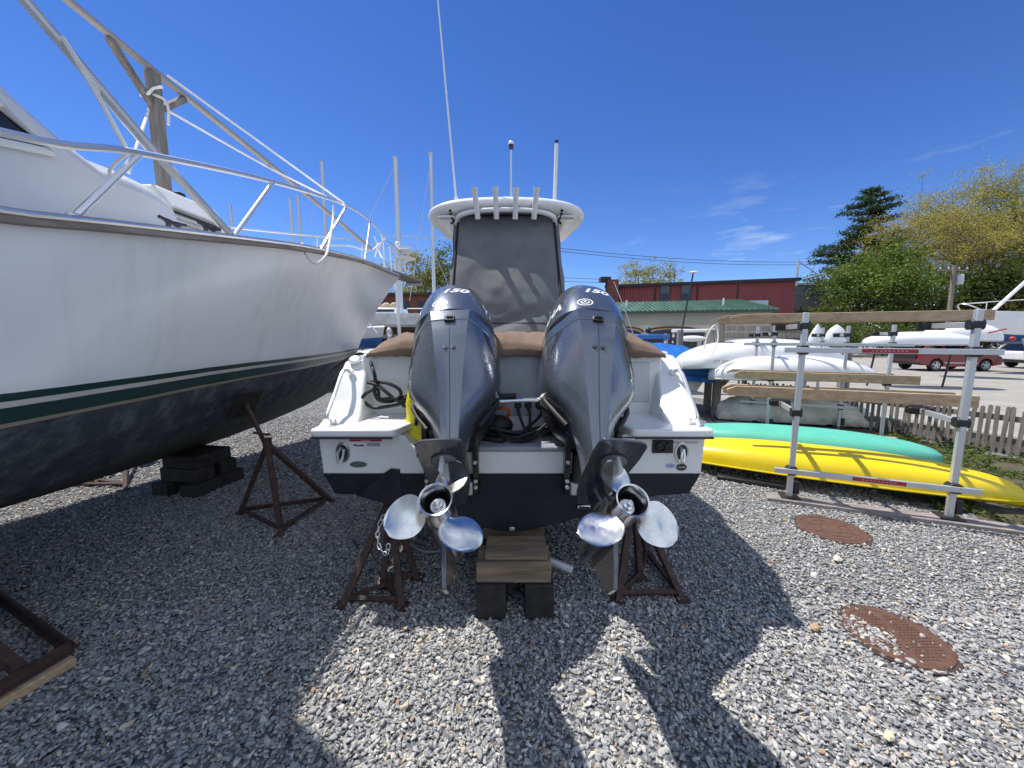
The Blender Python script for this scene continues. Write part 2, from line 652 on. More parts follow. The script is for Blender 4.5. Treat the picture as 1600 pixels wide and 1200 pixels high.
def scatter(name, area, count, size, sub, label):
    """one heap of angular chips; nobody could count them"""
    x0, x1, y0, y1 = area
    bv, bf = rock_base(sub)
    xs = rng.uniform(x0, x1, count)
    ys = rng.uniform(y0, y1, count)
    d = ys * CP + CAMH * SP
    keep = (np.abs(xs) < d * 1.75 + .9)
    for i in range(count):
        if keep[i]:
            if (V((xs[i], ys[i])) - MAN1.xy).length < .242 or inside_weeds(xs[i], ys[i]):
                keep[i] = False
            else:
                e = V((xs[i], ys[i])) - MAN2.xy
                if e.length < .228:
                    # only a spill of stones lies across this cover
                    q = abs(e.x * .55 + e.y * .35 + .065)
                    if not (e.x - e.y * .4 < -.02 and q < .062 and rng.random() < .72) and rng.random() > .03:
                        keep[i] = False
    xs, ys = xs[keep], ys[keep]
    n = len(xs)
    nvb = len(bv)
    # chipped variants of the base shape
    var = []
    for k in range(24):
        q = bv.copy()
        for _ in range(9):
            nrm = rng.normal(size=3)
            nrm /= np.linalg.norm(nrm)
            dd = q @ nrm
            cut = rng.uniform(.25, .72)
            q -= np.outer(np.clip(dd - cut, 0, None), nrm)
        var.append(q)
    var = np.array(var)
    pick = rng.integers(0, 24, n)
    base = var[pick]
    s = size * np.exp(rng.normal(0, .30, n))
    sc = np.stack([s * rng.uniform(.8, 1.35, n), s * rng.uniform(.6, .95, n), s * rng.uniform(.38, .75, n)], 1)
    p = base * sc[:, None, :]
    a = rng.uniform(0, 2 * np.pi, n)
    tl = rng.normal(0, .35, n)
    ct, st = np.cos(tl)[:, None], np.sin(tl)[:, None]
    X, Z = p[:, :, 0] * ct - p[:, :, 2] * st, p[:, :, 0] * st + p[:, :, 2] * ct
    ca, sa = np.cos(a)[:, None], np.sin(a)[:, None]
    X, Y = X * ca - p[:, :, 1] * sa, X * sa + p[:, :, 1] * ca
    on_cover = ((xs - MAN2.x)**2 + (ys - MAN2.y)**2) < .228**2
    zc = np.where(on_cover, .014, rng.uniform(-.004, .010, n)) + sc[:, 2] * .35
    P = np.stack([X + xs[:, None], Y + ys[:, None], Z + zc[:, None]], 2).reshape(-1, 3)
    Fc = (bf[None] + (np.arange(n) * nvb)[:, None, None]).reshape(-1, 3)
    me = bpy.data.meshes.new(name)
    me.vertices.add(len(P))
    me.vertices.foreach_set('co', P.astype(np.float32).ravel())
    me.loops.add(Fc.size)
    me.loops.foreach_set('vertex_index', Fc.astype(np.int32).ravel())
    me.polygons.add(len(Fc))
    me.polygons.foreach_set('loop_start', np.arange(0, Fc.size, 3, dtype=np.int32))
    me.polygons.foreach_set('loop_total', np.full(len(Fc), 3, dtype=np.int32))
    me.update(calc_edges=True)
    me.materials.append(M['stone'])
    o = bpy.data.objects.new(name, me)
    COL.objects.link(o)
    return tag(o, label, 'gravel', None, 'stuff')


scatter('gravel', (-3.2, 4.4, .6, 2.3), 74000, .0120, 2, 'grey crushed stone chips close underfoot, half sunlit and half in shade')
scatter('gravel', (-6.2, 6.2, 2.3, 4.4), 135000, .0115, 1, 'grey crushed stone spread under and around the small boat')
scatter('gravel', (-9, 7, 4.4, 8.0), 85000, .0155, 1, 'grey crushed stone beyond the hulls')


def leaf_cards(name, centers, sizes, matl, parent=None, flat=0.0, aspect=.6, kind=None, label=None, cat=None):
    """many single leaf blades, each its own tilted quad"""
    n = len(centers)
    c = np.asarray(centers, float)
    nr = rng.normal(size=(n, 3))
    nr[:, 2] = np.abs(nr[:, 2]) + flat
    nr /= np.linalg.norm(nr, axis=1)[:, None]
    u = np.cross(nr, rng.normal(size=(n, 3)))
    u /= np.linalg.norm(u, axis=1)[:, None]
    v = np.cross(nr, u)
    s = np.asarray(sizes)[:, None]
    q = np.stack([c - u * s, c + v * s * aspect, c + u * s, c - v * s * aspect], 1).reshape(-1, 3)
    me = bpy.data.meshes.new(name)
    me.vertices.add(len(q))
    me.vertices.foreach_set('co', q.astype(np.float32).ravel())
    me.loops.add(4 * n)
    me.loops.foreach_set('vertex_index', np.arange(4 * n, dtype=np.int32))
    me.polygons.add(n)
    me.polygons.foreach_set('loop_start', np.arange(0, 4 * n, 4, dtype=np.int32))
    me.polygons.foreach_set('loop_total', np.full(n, 4, dtype=np.int32))
    me.update(calc_edges=True)
    me.materials.append(matl)
    o = bpy.data.objects.new(name, me)
    COL.objects.link(o)
    put(o, parent)
    return tag(o, label, cat, None, kind)


# low weeds along the plank and the foot of the fence
pts = []
while len(pts) < 9000:
    x, y = rng.uniform(4.0, 7.4), rng.uniform(2.6, 7.4)
    k = mnoise.noise(V((x * 2.2, y * 2.2, 0)))
    ok = False
    if inside_weeds(x, y) and x < 7.7 - (y - 4.2) * .27 and x > 4.1 + (y - 3.5) * .75:
        ok = k > -.18
    line = 3.36 - (x - 4.04) * .43
    if x > 4.2 and line - .40 < y < line - .12:
        ok = k > .12
    if ok:
        pts.append((x, y, rng.uniform(.005, .055)))
leaf_cards('weeds', pts, rng.uniform(.012, .032, len(pts)), M['weeds'], flat=1.0, kind='stuff', label='low green weeds between the yellow kayak and the picket fence', cat='weeds')

# ------------------------------------------------------------------ iron covers in the gravel
for nm, c, r, lab, spokes in (('manhole_cover', MAN1, .252, 'rusty round iron cover beside the grey plank', 0),
                             ('manhole_cover', MAN2, .232, 'rusty round iron cover with loose stones spilled across it', 1)):
    root = thing(nm, lab, 'manhole cover', (c.x, c.y, 0))
    b = MB()
    b.lathe([(r, 0), (r, .016), (r - .006, .020), (r - .03, .020), (r - .034, .016), (.001, .016)], (c.x, c.y, 0), n=56)
    b.build('lid', M['rust_cover'], root)
    if spokes:
        # raised waffle pattern on either side of a clear bar across the middle
        for half in (-1, 1):
            b = MB()
            for i in range(-13, 14):
                for j in range(-13, 14):
                    x, y = i * .021, j * .021
                    if math.hypot(x, y) < r - .045 and (x - y * .35) * half > .018:
                        b.box((c.x + x, c.y + y, .0168), (.014, .014, .003))
            b.build('raised_pattern', M['rust_cover'], root)
    else:
        b = MB()
        for rr in (.08, .15, .208):
            b.lathe([(rr - .004, .0162), (rr - .003, .019), (rr + .003, .019), (rr + .004, .0162)], (c.x, c.y, 0), n=48, caps=False)
        for k in range(6):
            a = k * math.pi / 3 + .3
            b.bar((c.x + .1 * math.cos(a), c.y + .1 * math.sin(a), .0172), (c.x + .195 * math.cos(a), c.y + .195 * math.sin(a), .0172), .008, .004)
        b.build('raised_pattern', M['rust_cover'], root)
    b = MB()
    b.lathe([(r + .002, -.01), (r + .002, .012), (r + .022, .012), (r + .022, -.01)], (c.x, c.y, 0), n=56, caps=False)
    b.build('rim', M['rust'], root)

for px, py, r_, lab, c_ in ((1309, 873, .045, 'flat pale stone chip between the two rusty covers', (.60, .55, .46)), (1274, 980, .034, 'tan stone at the edge of the shadow left of the near cover', (.42, .29, .17)), (1390, 1150, .03, 'pale yellow stone in the foreground gravel', (.62, .55, .38))):
    g0 = gnd(px, py, .03)
    m = MB()
    m.blob(g0, (r_, r_ * .7, r_ * .4), 7, 4, Matrix.Rotation(.6, 3, 'Z'))
    m.v = [tuple(V(q) + V((mnoise.noise(V(q) * 60), mnoise.noise(V(q) * 55 + V((3, 1, 2))), mnoise.noise(V(q) * 50))) * r_ * .25) for q in m.v]
    m.build('loose_stone', mat('stone_' + str(px), c_, .9), label=lab, cat='stone', smooth=0)

# ------------------------------------------------------------------ lettering
def text_tris(body, size, shear=0.0, wide=1.0, bold=0.0):
    """lettering as flat triangles, centred, in its own (u, v) plane"""
    cu = bpy.data.curves.new('lettering', 'FONT')
    cu.body, cu.size, cu.shear, cu.offset = body, size, shear, bold
    cu.align_x, cu.align_y = 'CENTER', 'CENTER'
    cu.resolution_u = 3
    o = bpy.data.objects.new('lettering', cu)
    COL.objects.link(o)
    dg = bpy.context.evaluated_depsgraph_get()
    me = bpy.data.meshes.new_from_object(o.evaluated_get(dg))
    bpy.data.objects.remove(o)
    b = bmesh.new()
    b.from_mesh(me)
    bmesh.ops.triangulate(b, faces=b.faces)
    for _ in range(2):
        ed = [e for e in b.edges if e.calc_length() > size * .22]
        if ed:
            bmesh.ops.subdivide_edges(b, edges=ed, cuts=1)
            bmesh.ops.triangulate(b, faces=b.faces)
    vs = [(q.co.x * wide, q.co.y) for q in b.verts]
    fs = [[q.index for q in f.verts] for f in b.faces]
    b.free()
    bpy.data.meshes.remove(me)
    bpy.data.curves.remove(cu)
    return vs, fs


def poly_grid(outer, inner=None, n=1):
    """a ring (outer/inner outlines) or fan as triangles"""
    if inner:
        k = len(outer)
        return outer + inner, [(i, (i + 1) % k, k + (i + 1) % k, k + i) for i in range(k)]
    return outer, [tuple(range(len(outer)))]


def lay_on(bvh, vs, fs, place, offset=.0025, mb=None):
    """lay flat shapes onto a surface: place(u, v) -> (ray start, ray direction)"""
    mb = mb or MB()
    out = []
    for u, v in vs:
        o, d = place(u, v)
        hit = bvh.ray_cast(V(o), V(d).normalized())
        if hit[0] is None:
            out.append(None)
        else:
            out.append(hit[0] - V(d).normalized() * offset)
    good = [f for f in fs if all(out[i] is not None for i in f)]
    mb.add([p if p is not None else (0, 0, 0) for p in out], good)
    return mb


def on_plane(vs, fs, c, ux, uy, mb=None):
    mb = mb or MB()
    c, ux, uy = V(c), V(ux), V(uy)
    return mb.add([c + ux * u + uy * v for u, v in vs], fs)


def oval(rx, ry, n=28):
    return [(rx * math.cos(2 * math.pi * k / n), ry * math.sin(2 * math.pi * k / n)) for k in range(n)]


# ------------------------------------------------------------------ the small boat
TY = 2.42        # transom
boat = thing('motorboat', 'white centre console boat with two big blue-grey outboards, propped on timber blocks', 'boat', (0, 5.2, 0))
SHEER = [(2.42, 1.07), (2.55, 1.09), (2.72, 1.28), (2.92, 1.48), (3.06, 1.53), (5, 1.60), (7, 1.75), (8.4, 1.9), (9.2, 2.0)]
BEAM = [(2.42, 1.25), (3, 1.268), (5, 1.28), (6.4, 1.18), (7.6, .88), (8.5, .48), (9.2, .03)]
CHB = [(2.42, 1.165), (3, 1.17), (5, 1.14), (6.4, .98), (7.6, .62), (8.5, .25), (9.2, .01)]
CHZ = [(2.42, .672), (5, .74), (7, .86), (8.5, 1.1), (9.2, 1.4)]
KEZ = [(2.42, .405), (6, .42), (7.5, .55), (8.6, .95), (9.2, 1.38)]


def hull_half(y):
    b, zs = smooth_interp(y, BEAM), interp(y, SHEER)
    cb, cz, kz = smooth_interp(y, CHB), smooth_interp(y, CHZ), smooth_interp(y, KEZ)
    wz = cz + .12
    wb = lerp(cb, b, .35)
    return [(0, kz), (cb * .10, kz + .012), (cb * .3, kz + (cz - kz) * .27), (cb * .58, kz + (cz - kz) * .66), (cb * .82, cz - .012), (cb, cz), (wb, wz), (lerp(wb, b, .6), lerp(wz, zs, .5)), (b, zs)]


ys = [2.42, 2.5, 2.6, 2.72, 2.82, 2.92, 3.06, 3.5, 4, 5, 6, 6.8, 7.4, 8, 8.5, 8.9, 9.2]
m = MB()
secs = []
for y in ys:
    h = hull_half(y)
    secs.append([V((-x, y, z)) for x, z in h[::-1]] + [V((x, y, z)) for x, z in h[1:]])
m.loft(secs, closed=False, caps=False)
k = len(secs[0])
m.mi = []
for i in range(len(secs) - 1):
    for j in range(k - 1):
        m.mi.append(1 if 2 <= j < k - 3 else 0)
hull = m.build('hull', [M['gelcoat'], M['bottom_dark']], boat, smooth=30)

# transom: the profile of the stern with the cut-down motor well in the middle
m = MB()
half = [(1.236, .806), (1.252, 1.075), (.74, 1.075), (.70, 1.06), (.665, 1.02), (.64, .985), (.60, .965)]
prof = [V((-x, TY, z)) for x, z in half] + [V((x, TY, z)) for x, z in half[::-1]]
m.prism(prof, (0, .43, 0))
m.build('transom', M['gelcoat'], boat, smooth=30, bevel=.008)
m = MB()
hb = hull_half(TY)
low = [(x, z) for x, z in hb[:6]] + [(1.234, .804)]
prof = [V((-x, TY, z)) for x, z in low[::-1]] + [V((x, TY, z)) for x, z in low[1:]]
m.prism(prof, (0, .05, 0))
m.build('transom_bottom', M['bottom_dark'], boat, smooth=30, bevel=.004)
# padded cap where the well is lowest
m = MB()
m.box((0, 2.46, .972), (1.16, .10, .035))
m.build('well_cap', mat('grey_cap', (.30, .32, .36), .4), boat, bevel=.012)
# the stern platforms, each with a rolled lip
for s, inner in ((-1, .72), (1, .74)):
    m = MB()
    plan = [(1.268, 2.36), (1.25, 2.338), (inner + .05, 2.338), (inner + .015, 2.352), (inner, 2.385), (inner - .06, 2.6), (inner - .06, 2.86), (1.268, 2.86)]
    m.prism([V((s * x, y, 1.072)) for x, y in plan], (0, 0, .05))
    m.build('stern_platform', M['gelcoat'], boat, smooth=40, bevel=.016, seg=3)
    m = MB()
    m.tube([(s * 1.262, 2.55, 1.066), (s * 1.262, 2.345, 1.066), (s * (inner + .03), 2.345, 1.066)], .007, 6)
    m.build('rub_strip', M['ink'], boat)
    # quarter fairing that slopes up to the gunwale
    pr = [(2.40, 1.10), (2.47, 1.132), (2.55, 1.165), (2.66, 1.27), (2.80, 1.42), (2.90, 1.505), (3.0, 1.55), (3.2, 1.556), (3.2, 1.10)]
    pin = [(2.50, 1.10), (2.54, 1.130), (2.60, 1.165), (2.70, 1.27), (2.83, 1.42), (2.93, 1.505), (3.02, 1.55), (3.2, 1.556), (3.2, 1.10)]
    m = MB()
    m.loft([[V((s * 1.266, y, z)) for y, z in pr], [V((s * lerp(1.03, 1.10, (z - 1.1) / .45), y, z)) for y, z in pin]])
    m.build('quarter_fairing', M['gelcoat'], boat, smooth=50, bevel=.028, seg=3)
    m = MB()
    gp = [V((s * (interp(y, BEAM) - .09), y, interp(y, SHEER) + .012)) for y in (3.15, 4, 5, 6, 6.8, 7.4, 8, 8.5)]
    m.loft([[p + V((-.11, 0, -.02)), p + V((.11, 0, -.02)), p + V((.10, 0, .028)), p + V((-.10, 0, .028))] for p in gp])
    m.build('gunwale', M['gelcoat'], boat, smooth=40, bevel=.012)
    # grab rail on the sloping face
    m = MB()
    m.tube(curve([(s * 1.185, 2.462, 1.15), (s * 1.195, 2.435, 1.185), (s * 1.20, 2.56, 1.30), (s * 1.20, 2.70, 1.44), (s * 1.19, 2.77, 1.455), (s * 1.18, 2.80, 1.43)], 6), .013, 8)
    rail = m.build('grab_rail', M['chrome'], boat)
    for yy, zz in ((2.49, 1.135), (2.81, 1.435)):
        m = MB()
        m.lathe([(.024, 0), (.024, .012), (.014, .018)], (s * 1.182, yy, zz), (0, -.65, .76), n=12)
        m.build('rail_foot', M['chrome'], rail)
# bulkhead behind the well
m = MB()
m.box((0, 2.885, 1.27), (2.24, .06, .60))
m.build('bulkhead', M['gelcoat'], boat, bevel=.02)
m = MB()
m.box((.86, 2.853, 1.36), (.34, .014, .30))
hat = m.build('hatch', mat('grey_hatch', (.58, .60, .61), .45), boat, bevel=.012)
m = MB()
m.box((0, 2.852, 1.33), (.62, .012, .46))
m.build('bulkhead_shade', mat('shade_grey', (.38, .41, .45), .5, col2=(.31, .33, .37), scale=7), boat, bevel=.01)  # shade on the white bulkhead, painted in as a grey panel
m = MB()
m.sheet(8, 8, lambda u, v: (lerp(-1, 1, u) * interp(lerp(2.9, 8.4, v), BEAM) * .96, lerp(2.9, 8.4, v), 1.22 + .3 * v * v))
m.build('deck', M['gelcoat'], boat)
# stainless filler cap on the port fairing
m = MB()
m.lathe([(.048, 0), (.048, .010), (.036, .018), (.01, .020)], (-1.185, 2.905, 1.522), (0, -.55, .83), n=20)
m.build('filler_cap', M['chrome'], boat)
# tie-down eyes, badges, plates on the transom
for s in (-1, 1):
    x = -1.095 if s < 0 else 1.10
    m = MB()
    m.lathe([(.045, 0), (.045, .006), (.034, .008), (.030, -.004), (.001, -.004)], (0, 0, 0), (0, -1, 0), n=24)
    m.v = [(x + a * 1.0, TY - .003 + b, .955 + c * 1.5) for a, b, c in m.v]
    e = m.build('tow_eye', M['steel'], boat)
    m = MB()
    on_plane(*poly_grid(oval(.032, .050)), (x, TY - .0045, .955), (1, 0, 0), (0, 0, 1), m)
    m.build('eye_recess', M['ink'], e, smooth=0)
    m = MB()
    m.tube(curve([(x - .008, TY - .01, .985), (x - .016, TY - .045, .96), (x - .018, TY - .05, .925), (x - .006, TY - .045, .895), (x + .008, TY - .03, .93), (x + .01, TY - .01, .975)], 4), .009, 6)
    m.build('shackle', M['chrome'], e)
m = MB()
on_plane(*poly_grid(oval(.055, .019)), (-1.0, TY - .004, .872), (1, 0, 0), (0, 0, 1), m)
bd = m.build('badge', mat('green_badge', (.10, .16, .12), .3), boat, smooth=0)
m = MB()
on_plane(*poly_grid(oval(.056, .020), oval(.048, .014)), (-1.0, TY - .006, .872), (1, 0, 0), (0, 0, 1), m)
m.build('badge_rim', M['steel'], bd, smooth=0)
m = MB()
on_plane(*poly_grid(oval(.034, .023)), (1.105, TY - .004, .852), (1, 0, 0), (0, 0, 1), m)
bd = m.build('badge', M['ink'], boat, smooth=0, label='small dark oval badge with pale script')
m = MB()
m.tube([(1.082, TY - .006, .848), (1.092, TY - .006, .858), (1.10, TY - .006, .849), (1.112, TY - .006, .856), (1.126, TY - .006, .85)], .0025, 5)
m.build('script', M['white_ink'], bd)
m = MB()
on_plane(*poly_grid(oval(.030, .014)), (1.032, TY - .004, .862), (1, 0, 0), (0, 0, 1), m)
m.build('badge', mat('pale_blue_badge', (.30, .38, .55), .3), boat, smooth=0, label='small pale blue oval badge')
m = MB()
m.lathe([(.020, 0), (.020, .006), (.012, .008), (.010, -.01), (.001, -.01)], (-.60, TY - .002, .935), (0, -1, 0), n=14)
m.build('drain_fitting', M['black'], boat)
# warning label with a red band
m = MB()
m.box((-.945, TY - .002, 1.012), (.21, .003, .056))
lb = m.build('warning_label', M['white_ink'], boat)
m = MB()
m.box((-.945, TY - .005, 1.032), (.206, .003, .013))
m.build('red_band', M['red_label'], lb)
m = MB()
m.add([(-1.03, TY - .005, .998), (-.985, TY - .005, .992), (-.955, TY - .005, .996), (-.965, TY - .005, 1.006), (-.99, TY - .005, 1.000), (-1.02, TY - .005, 1.008)], [(0, 1, 2, 3, 4, 5)])
for k in range(3):
    m.box((-.895, TY - .005, 1.014 - k * .009), (.085, .003, .003))
m.build('label_print', M['ink'], lb, smooth=0)
vs, fs = text_tris('WARNING', .012)
on_plane(vs, fs, (-.945, TY - .0075, 1.032), (1, 0, 0), (0, 0, 1)).build('label_heading', M['white_ink'], lb, smooth=0)
m = MB()
m.box((.90, TY - .002, 1.050), (.44, .003, .008))
m.build('label_strip', M['ink'], boat)
m = MB()
m.box((1.12, TY - .002, 1.018), (.17, .003, .010))
m.build('label_strip', mat('faint_print', (.48, .46, .44), .5), boat)
m = MB()
vs, fs = text_tris('WARNING', .020)
on_plane(vs, fs, (.95, 2.40, 1.1235), (1, 0, 0), (0, 1, 0)).build('platform_print', M['red_label'], boat, smooth=0)
# black flush outlet
m = MB()
m.box((.975, TY - .006, .992), (.135, .014, .088))
fl = m.build('washdown_plate', M['black'], boat, bevel=.006)
m = MB()
m.lathe([(.034, 0), (.034, .016), (.024, .020), (.020, .010), (.001, .010)], (.958, TY - .012, .992), (0, -1, 0), n=16)
m.lathe([(.024, 0), (.024, .012), (.010, .016)], (1.008, TY - .012, .998), (0, -1, 0), n=14)
m.build('outlet', M['rubber'], fl)
# through-hull fitting and keel drain on the dark bottom
m = MB()
m.box((.475, TY - .012, .585), (.10, .026, .034))
tf = m.build('transducer', M['steel'], boat, bevel=.012, seg=3)
m = MB()
m.box((.475, TY - .026, .585), (.07, .006, .016))
m.build('transducer_face', M['black'], tf)
m = MB()
m.box((.0, TY - .008, .43), (.036, .012, .026))
m.build('drain_plug', M['galv'], boat, bevel=.006)

# bench cover
def bench(u, v):
    x = lerp(-1.06, 1.12, u)
    e = min(1, min(u, 1 - u) / .10)
    pr = [(2.80, 1.55), (2.795, 1.60), (2.83, 1.66), (2.95, 1.705), (3.12, 1.72), (3.32, 1.70), (3.42, 1.64), (3.43, 1.5)]
    k = v * (len(pr) - 1)
    i = min(int(k), len(pr) - 2)
    y, z = lerp(pr[i][0], pr[i + 1][0], k - i), lerp(pr[i][1], pr[i + 1][1], k - i)
    z = 1.53 + (z - 1.53) * (.30 + .70 * e**.6)
    n = mnoise.noise(V((x * 4.2, y * 3, z * 6))) * .036 + mnoise.noise(V((x * 15, y * 4, 3))) * .022
    return (x, y - abs(n) * .6, z + n)


m = MB()
m.sheet(70, 22, bench)
m.build('bench_cover', M['brown_cloth'], boat, smooth=180, solid=.006)
# small windlass post on the port gunwale
m = MB()
m.tube([(-1.17, 3.55, 1.55), (-1.14, 3.6, 1.70), (-1.11, 3.55, 1.55)], .020, 8)
m.blob((-1.14, 3.6, 1.735), (.030, .030, .045), 10, 6)
m.build('gunwale_fitting', M['galv'], boat)

# hardtop
HC, HRX, HRY = V((-.06, 4.72, -.05)), .885, .78


def top_ring(sc, z, n=72):
    out = []
    for k in range(n):
        a = 2 * math.pi * k / n
        c, s_ = math.cos(a), math.sin(a)
        x = math.copysign(abs(c)**.42, c) * HRX
        y = math.copysign(abs(s_)**.50, s_) * HRY
        x *= 1.0 - .10 * (y / HRY + 1)
        out.append(V((HC.x + x * sc, HC.y + y * sc, z + HC.z - .075 * (x * sc / HRX)**2 - .02 * max(0, y * sc / HRY))))
    return out


m = MB()
m.loft([top_ring(s_, z) for s_, z in ((.02, 3.02), (.45, 3.02), (.72, 3.015), (.78, 2.985), (.93, 3.0), (.985, 3.03), (1.0, 3.065), (.985, 3.095), (.93, 3.12), (.7, 3.15), (.3, 3.165), (.02, 3.165))])
ht = m.build('hardtop', M['gelcoat'], boat, smooth=50)
for x in (-.66, .55):
    m = MB()
    m.lathe([(.062, 0), (.062, .012), (.05, .018), (.048, .008), (.001, .008)], (0, 0, 0), (0, 0, -1), n=24)
    m.v = [(x + a * 1.5, 4.05 + b * .8, 2.895 + c) for a, b, c in m.v]
    li = m.build('spreader_light', M['white_plastic'], ht)
    for j in (-1, 0, 1):
        m = MB()
        m.lathe([(.015, 0), (.013, .006), (.001, .008)], (x + j * .036, 4.05, 2.885), (0, 0, -1), n=10)
        m.build('lamp', M['fog_lens'], li)
m = MB()
m.tube(curve([(-.56, 4.10, 2.84), (-.52, 3.99, 2.885), (-.34, 3.94, 2.915), (-.06, 3.93, 2.925), (.22, 3.94, 2.915), (.40, 3.99, 2.885), (.44, 4.10, 2.84)], 6), .024, 10)
m.build('top_rail', M['white_plastic'], boat)
for x, lean in ((-.345, -.012), (-.155, -.004), (.035, .004), (.225, .012)):
    m = MB()
    p0, p1 = V((x - lean, 3.925, 2.835)), V((x + lean, 3.84, 3.10))
    ax = (p1 - p0).normalized()
    ln = (p1 - p0).length
    m.lathe([(.026, 0), (.026, ln - .03), (.031, ln - .012), (.031, ln), (.022, ln), (.020, ln - .09), (.001, ln - .09)], p0, ax, n=16)
    m.box((x, 3.93, 2.975), (.05, .06, .05))
    m.build('rod_holder', M['white_plastic'], boat)
for x in (-.54, .42):
    m = MB()
    m.tube([(x, 4.1, 2.96), (x, 4.2, 2.4), (x, 4.2, 1.4)], .024, 10)
    m.build('top_leg', M['white_plastic'], boat)
    m = MB()
    m.tube([(x, 5.1, 2.93), (x, 5.1, 2.2), (x * 1.04, 5.2, 1.4)], .024, 10)
    m.build('top_leg', M['white_plastic'], boat)
    m = MB()
    s = 1 if x > 0 else -1
    m.tube(curve([(x + s * .04, 4.05, 2.97), (x + s * .075, 4.02, 2.91), (x + s * .05, 4.03, 2.85), (x + s * .075, 4.03, 2.82)], 4), .010, 6)
    m.blob((x + s * .075, 4.0, 2.945), (.018, .018, .018), 8, 6)
    m.build('cover_strap', M['cloth_edge'], boat)

# canvas enclosure round the helm
TOPZ, BOTZ = 2.925, 1.60


def aft_panel(u, v):
    x0, x1 = lerp(-.545, -.565, v), lerp(.425, .475, v)
    x = lerp(x0, x1, u)
    z = lerp(TOPZ, BOTZ, v)
    y = lerp(4.10, 3.42, v**1.06)
    edge = math.sin(math.pi * u)**.5
    y -= .05 * math.sin(math.pi * min(1, v * 1.1)) * edge
    # drag folds falling from the corners and slack near the foot
    f = .022 * math.sin(9 * (u - .5) * (1.2 - v) + 5 * v) * v * edge
    f += mnoise.noise(V((u * 3 + v, v * 4.5, 1.7))) * .045 * edge * (.3 + v)
    f += mnoise.noise(V((u * 9, v * 12, 4.1))) * .010 * edge
    f += .030 * math.exp(-((v - .80 - .06 * math.sin(5 * u)) / .035)**2) * edge
    return (x, y + f, z)


m = MB()
m.sheet(56, 70, aft_panel)
en = m.build('enclosure', M['grey_cloth'], boat, smooth=180, solid=.003)
for s, xt, xb in ((-1, -.545, -.565), (1, .425, .475)):
    m = MB()
    m.sheet(24, 40, lambda u, v: (
        lerp(xt, xb, v) + s * (.07 * min(1, u * 6)) + mnoise.noise(V((u * 6, v * 5, s * 3))) * .018 * min(1, u * 8),
        lerp(4.10, 3.42, v**1.06) + (.16 * min(1, u * 6) + 1.0 * max(0, u - .16)) * lerp(1, 1.5, v), lerp(TOPZ + .01, BOTZ, v)))
    m.build('side_curtain', M['grey_cloth'], boat, smooth=180, solid=.003)
    m = MB()
    m.tube([V(aft_panel(0 if s < 0 else 1, v / 24)) + V((0, -.010, 0)) for v in range(25)], .013, 6)
    m.build('zip', M['cloth_edge'], en)
m = MB()
m.tube([V(aft_panel(u / 20, 0.0)) + V((0, -.010, 0)) for u in range(21)], .011, 6)
m.build('top_binding', M['cloth_edge'], en)
m = MB()
m.tube([V(aft_panel(.02 + .96 * u / 40, .835)) + V((0, -.004, 0)) for u in range(41)], .0035, 5)
m.build('hem_seam', M['cloth_edge'], en)
m = MB()
m.sheet(30, 6, lambda u, v: (lerp(-.55, .43, u), 4.10 - .05 * math.sin(math.pi * u), lerp(2.985 + .02 * math.sin(math.pi * u), 2.92, v)))
m.build('top_flap', M['grey_cloth'], en, smooth=180, solid=.003)
# helm console inside the curtains
m = MB()
m.box((-.06, 5.0, 1.72), (.8, .7, 1.0))
m.build('console', M['gelcoat'], boat, bevel=.08)
# aerials on the hardtop
m = MB()
m.tube([(-.60, 4.35, 3.08), (-.605, 4.35, 3.2), (-.765, 4.35, 5.25)], [.014, .011, .0065], 8)
wa = m.build('whip_antenna', M['white_plastic'], boat, label='tall white whip aerial')
m = MB()
m.lathe([(.03, 0), (.03, .03), (.018, .10)], (-.60, 4.35, 3.09), n=12)
m.build('antenna_base', M['white_plastic'], wa)
m = MB()
m.tube([(-.01, 4.5, 3.12), (-.01, 4.5, 3.74)], .011, 8)
ap = m.build('light_pole', M['alu'], boat)
m = MB()
m.lathe([(.014, 0), (.026, .015), (.026, .045), (.03, .05)], (-.01, 4.5, 3.73), n=14)
m.lathe([(.022, 0), (.022, .06)], (-.01, 4.5, 3.13), n=12)
m.build('lamp_base', M['black'], ap)
m = MB()
m.lathe([(.030, 0), (.031, .02), (.02, .036), (.001, .04)], (-.01, 4.5, 3.78), n=14)
m.build('lamp_lens', M['white_plastic'], ap)
m = MB()
m.tube([(.452, 4.3, 3.05), (.467, 4.3, 3.70)], .020, 10)
ap = m.build('antenna_mast', M['white_plastic'], boat, label='short thick white pole on the hardtop')
m = MB()
m.tube([(.467, 4.3, 3.70), (.468, 4.3, 3.73)], .021, 10)
m.build('mast_cap', M['black'], ap)
m = MB()
m.lathe([(.03, 0), (.032, .03), (.02, .05)], (-.17, 4.6, 3.155), n=12)
m.build('gps_puck', M['black'], boat)

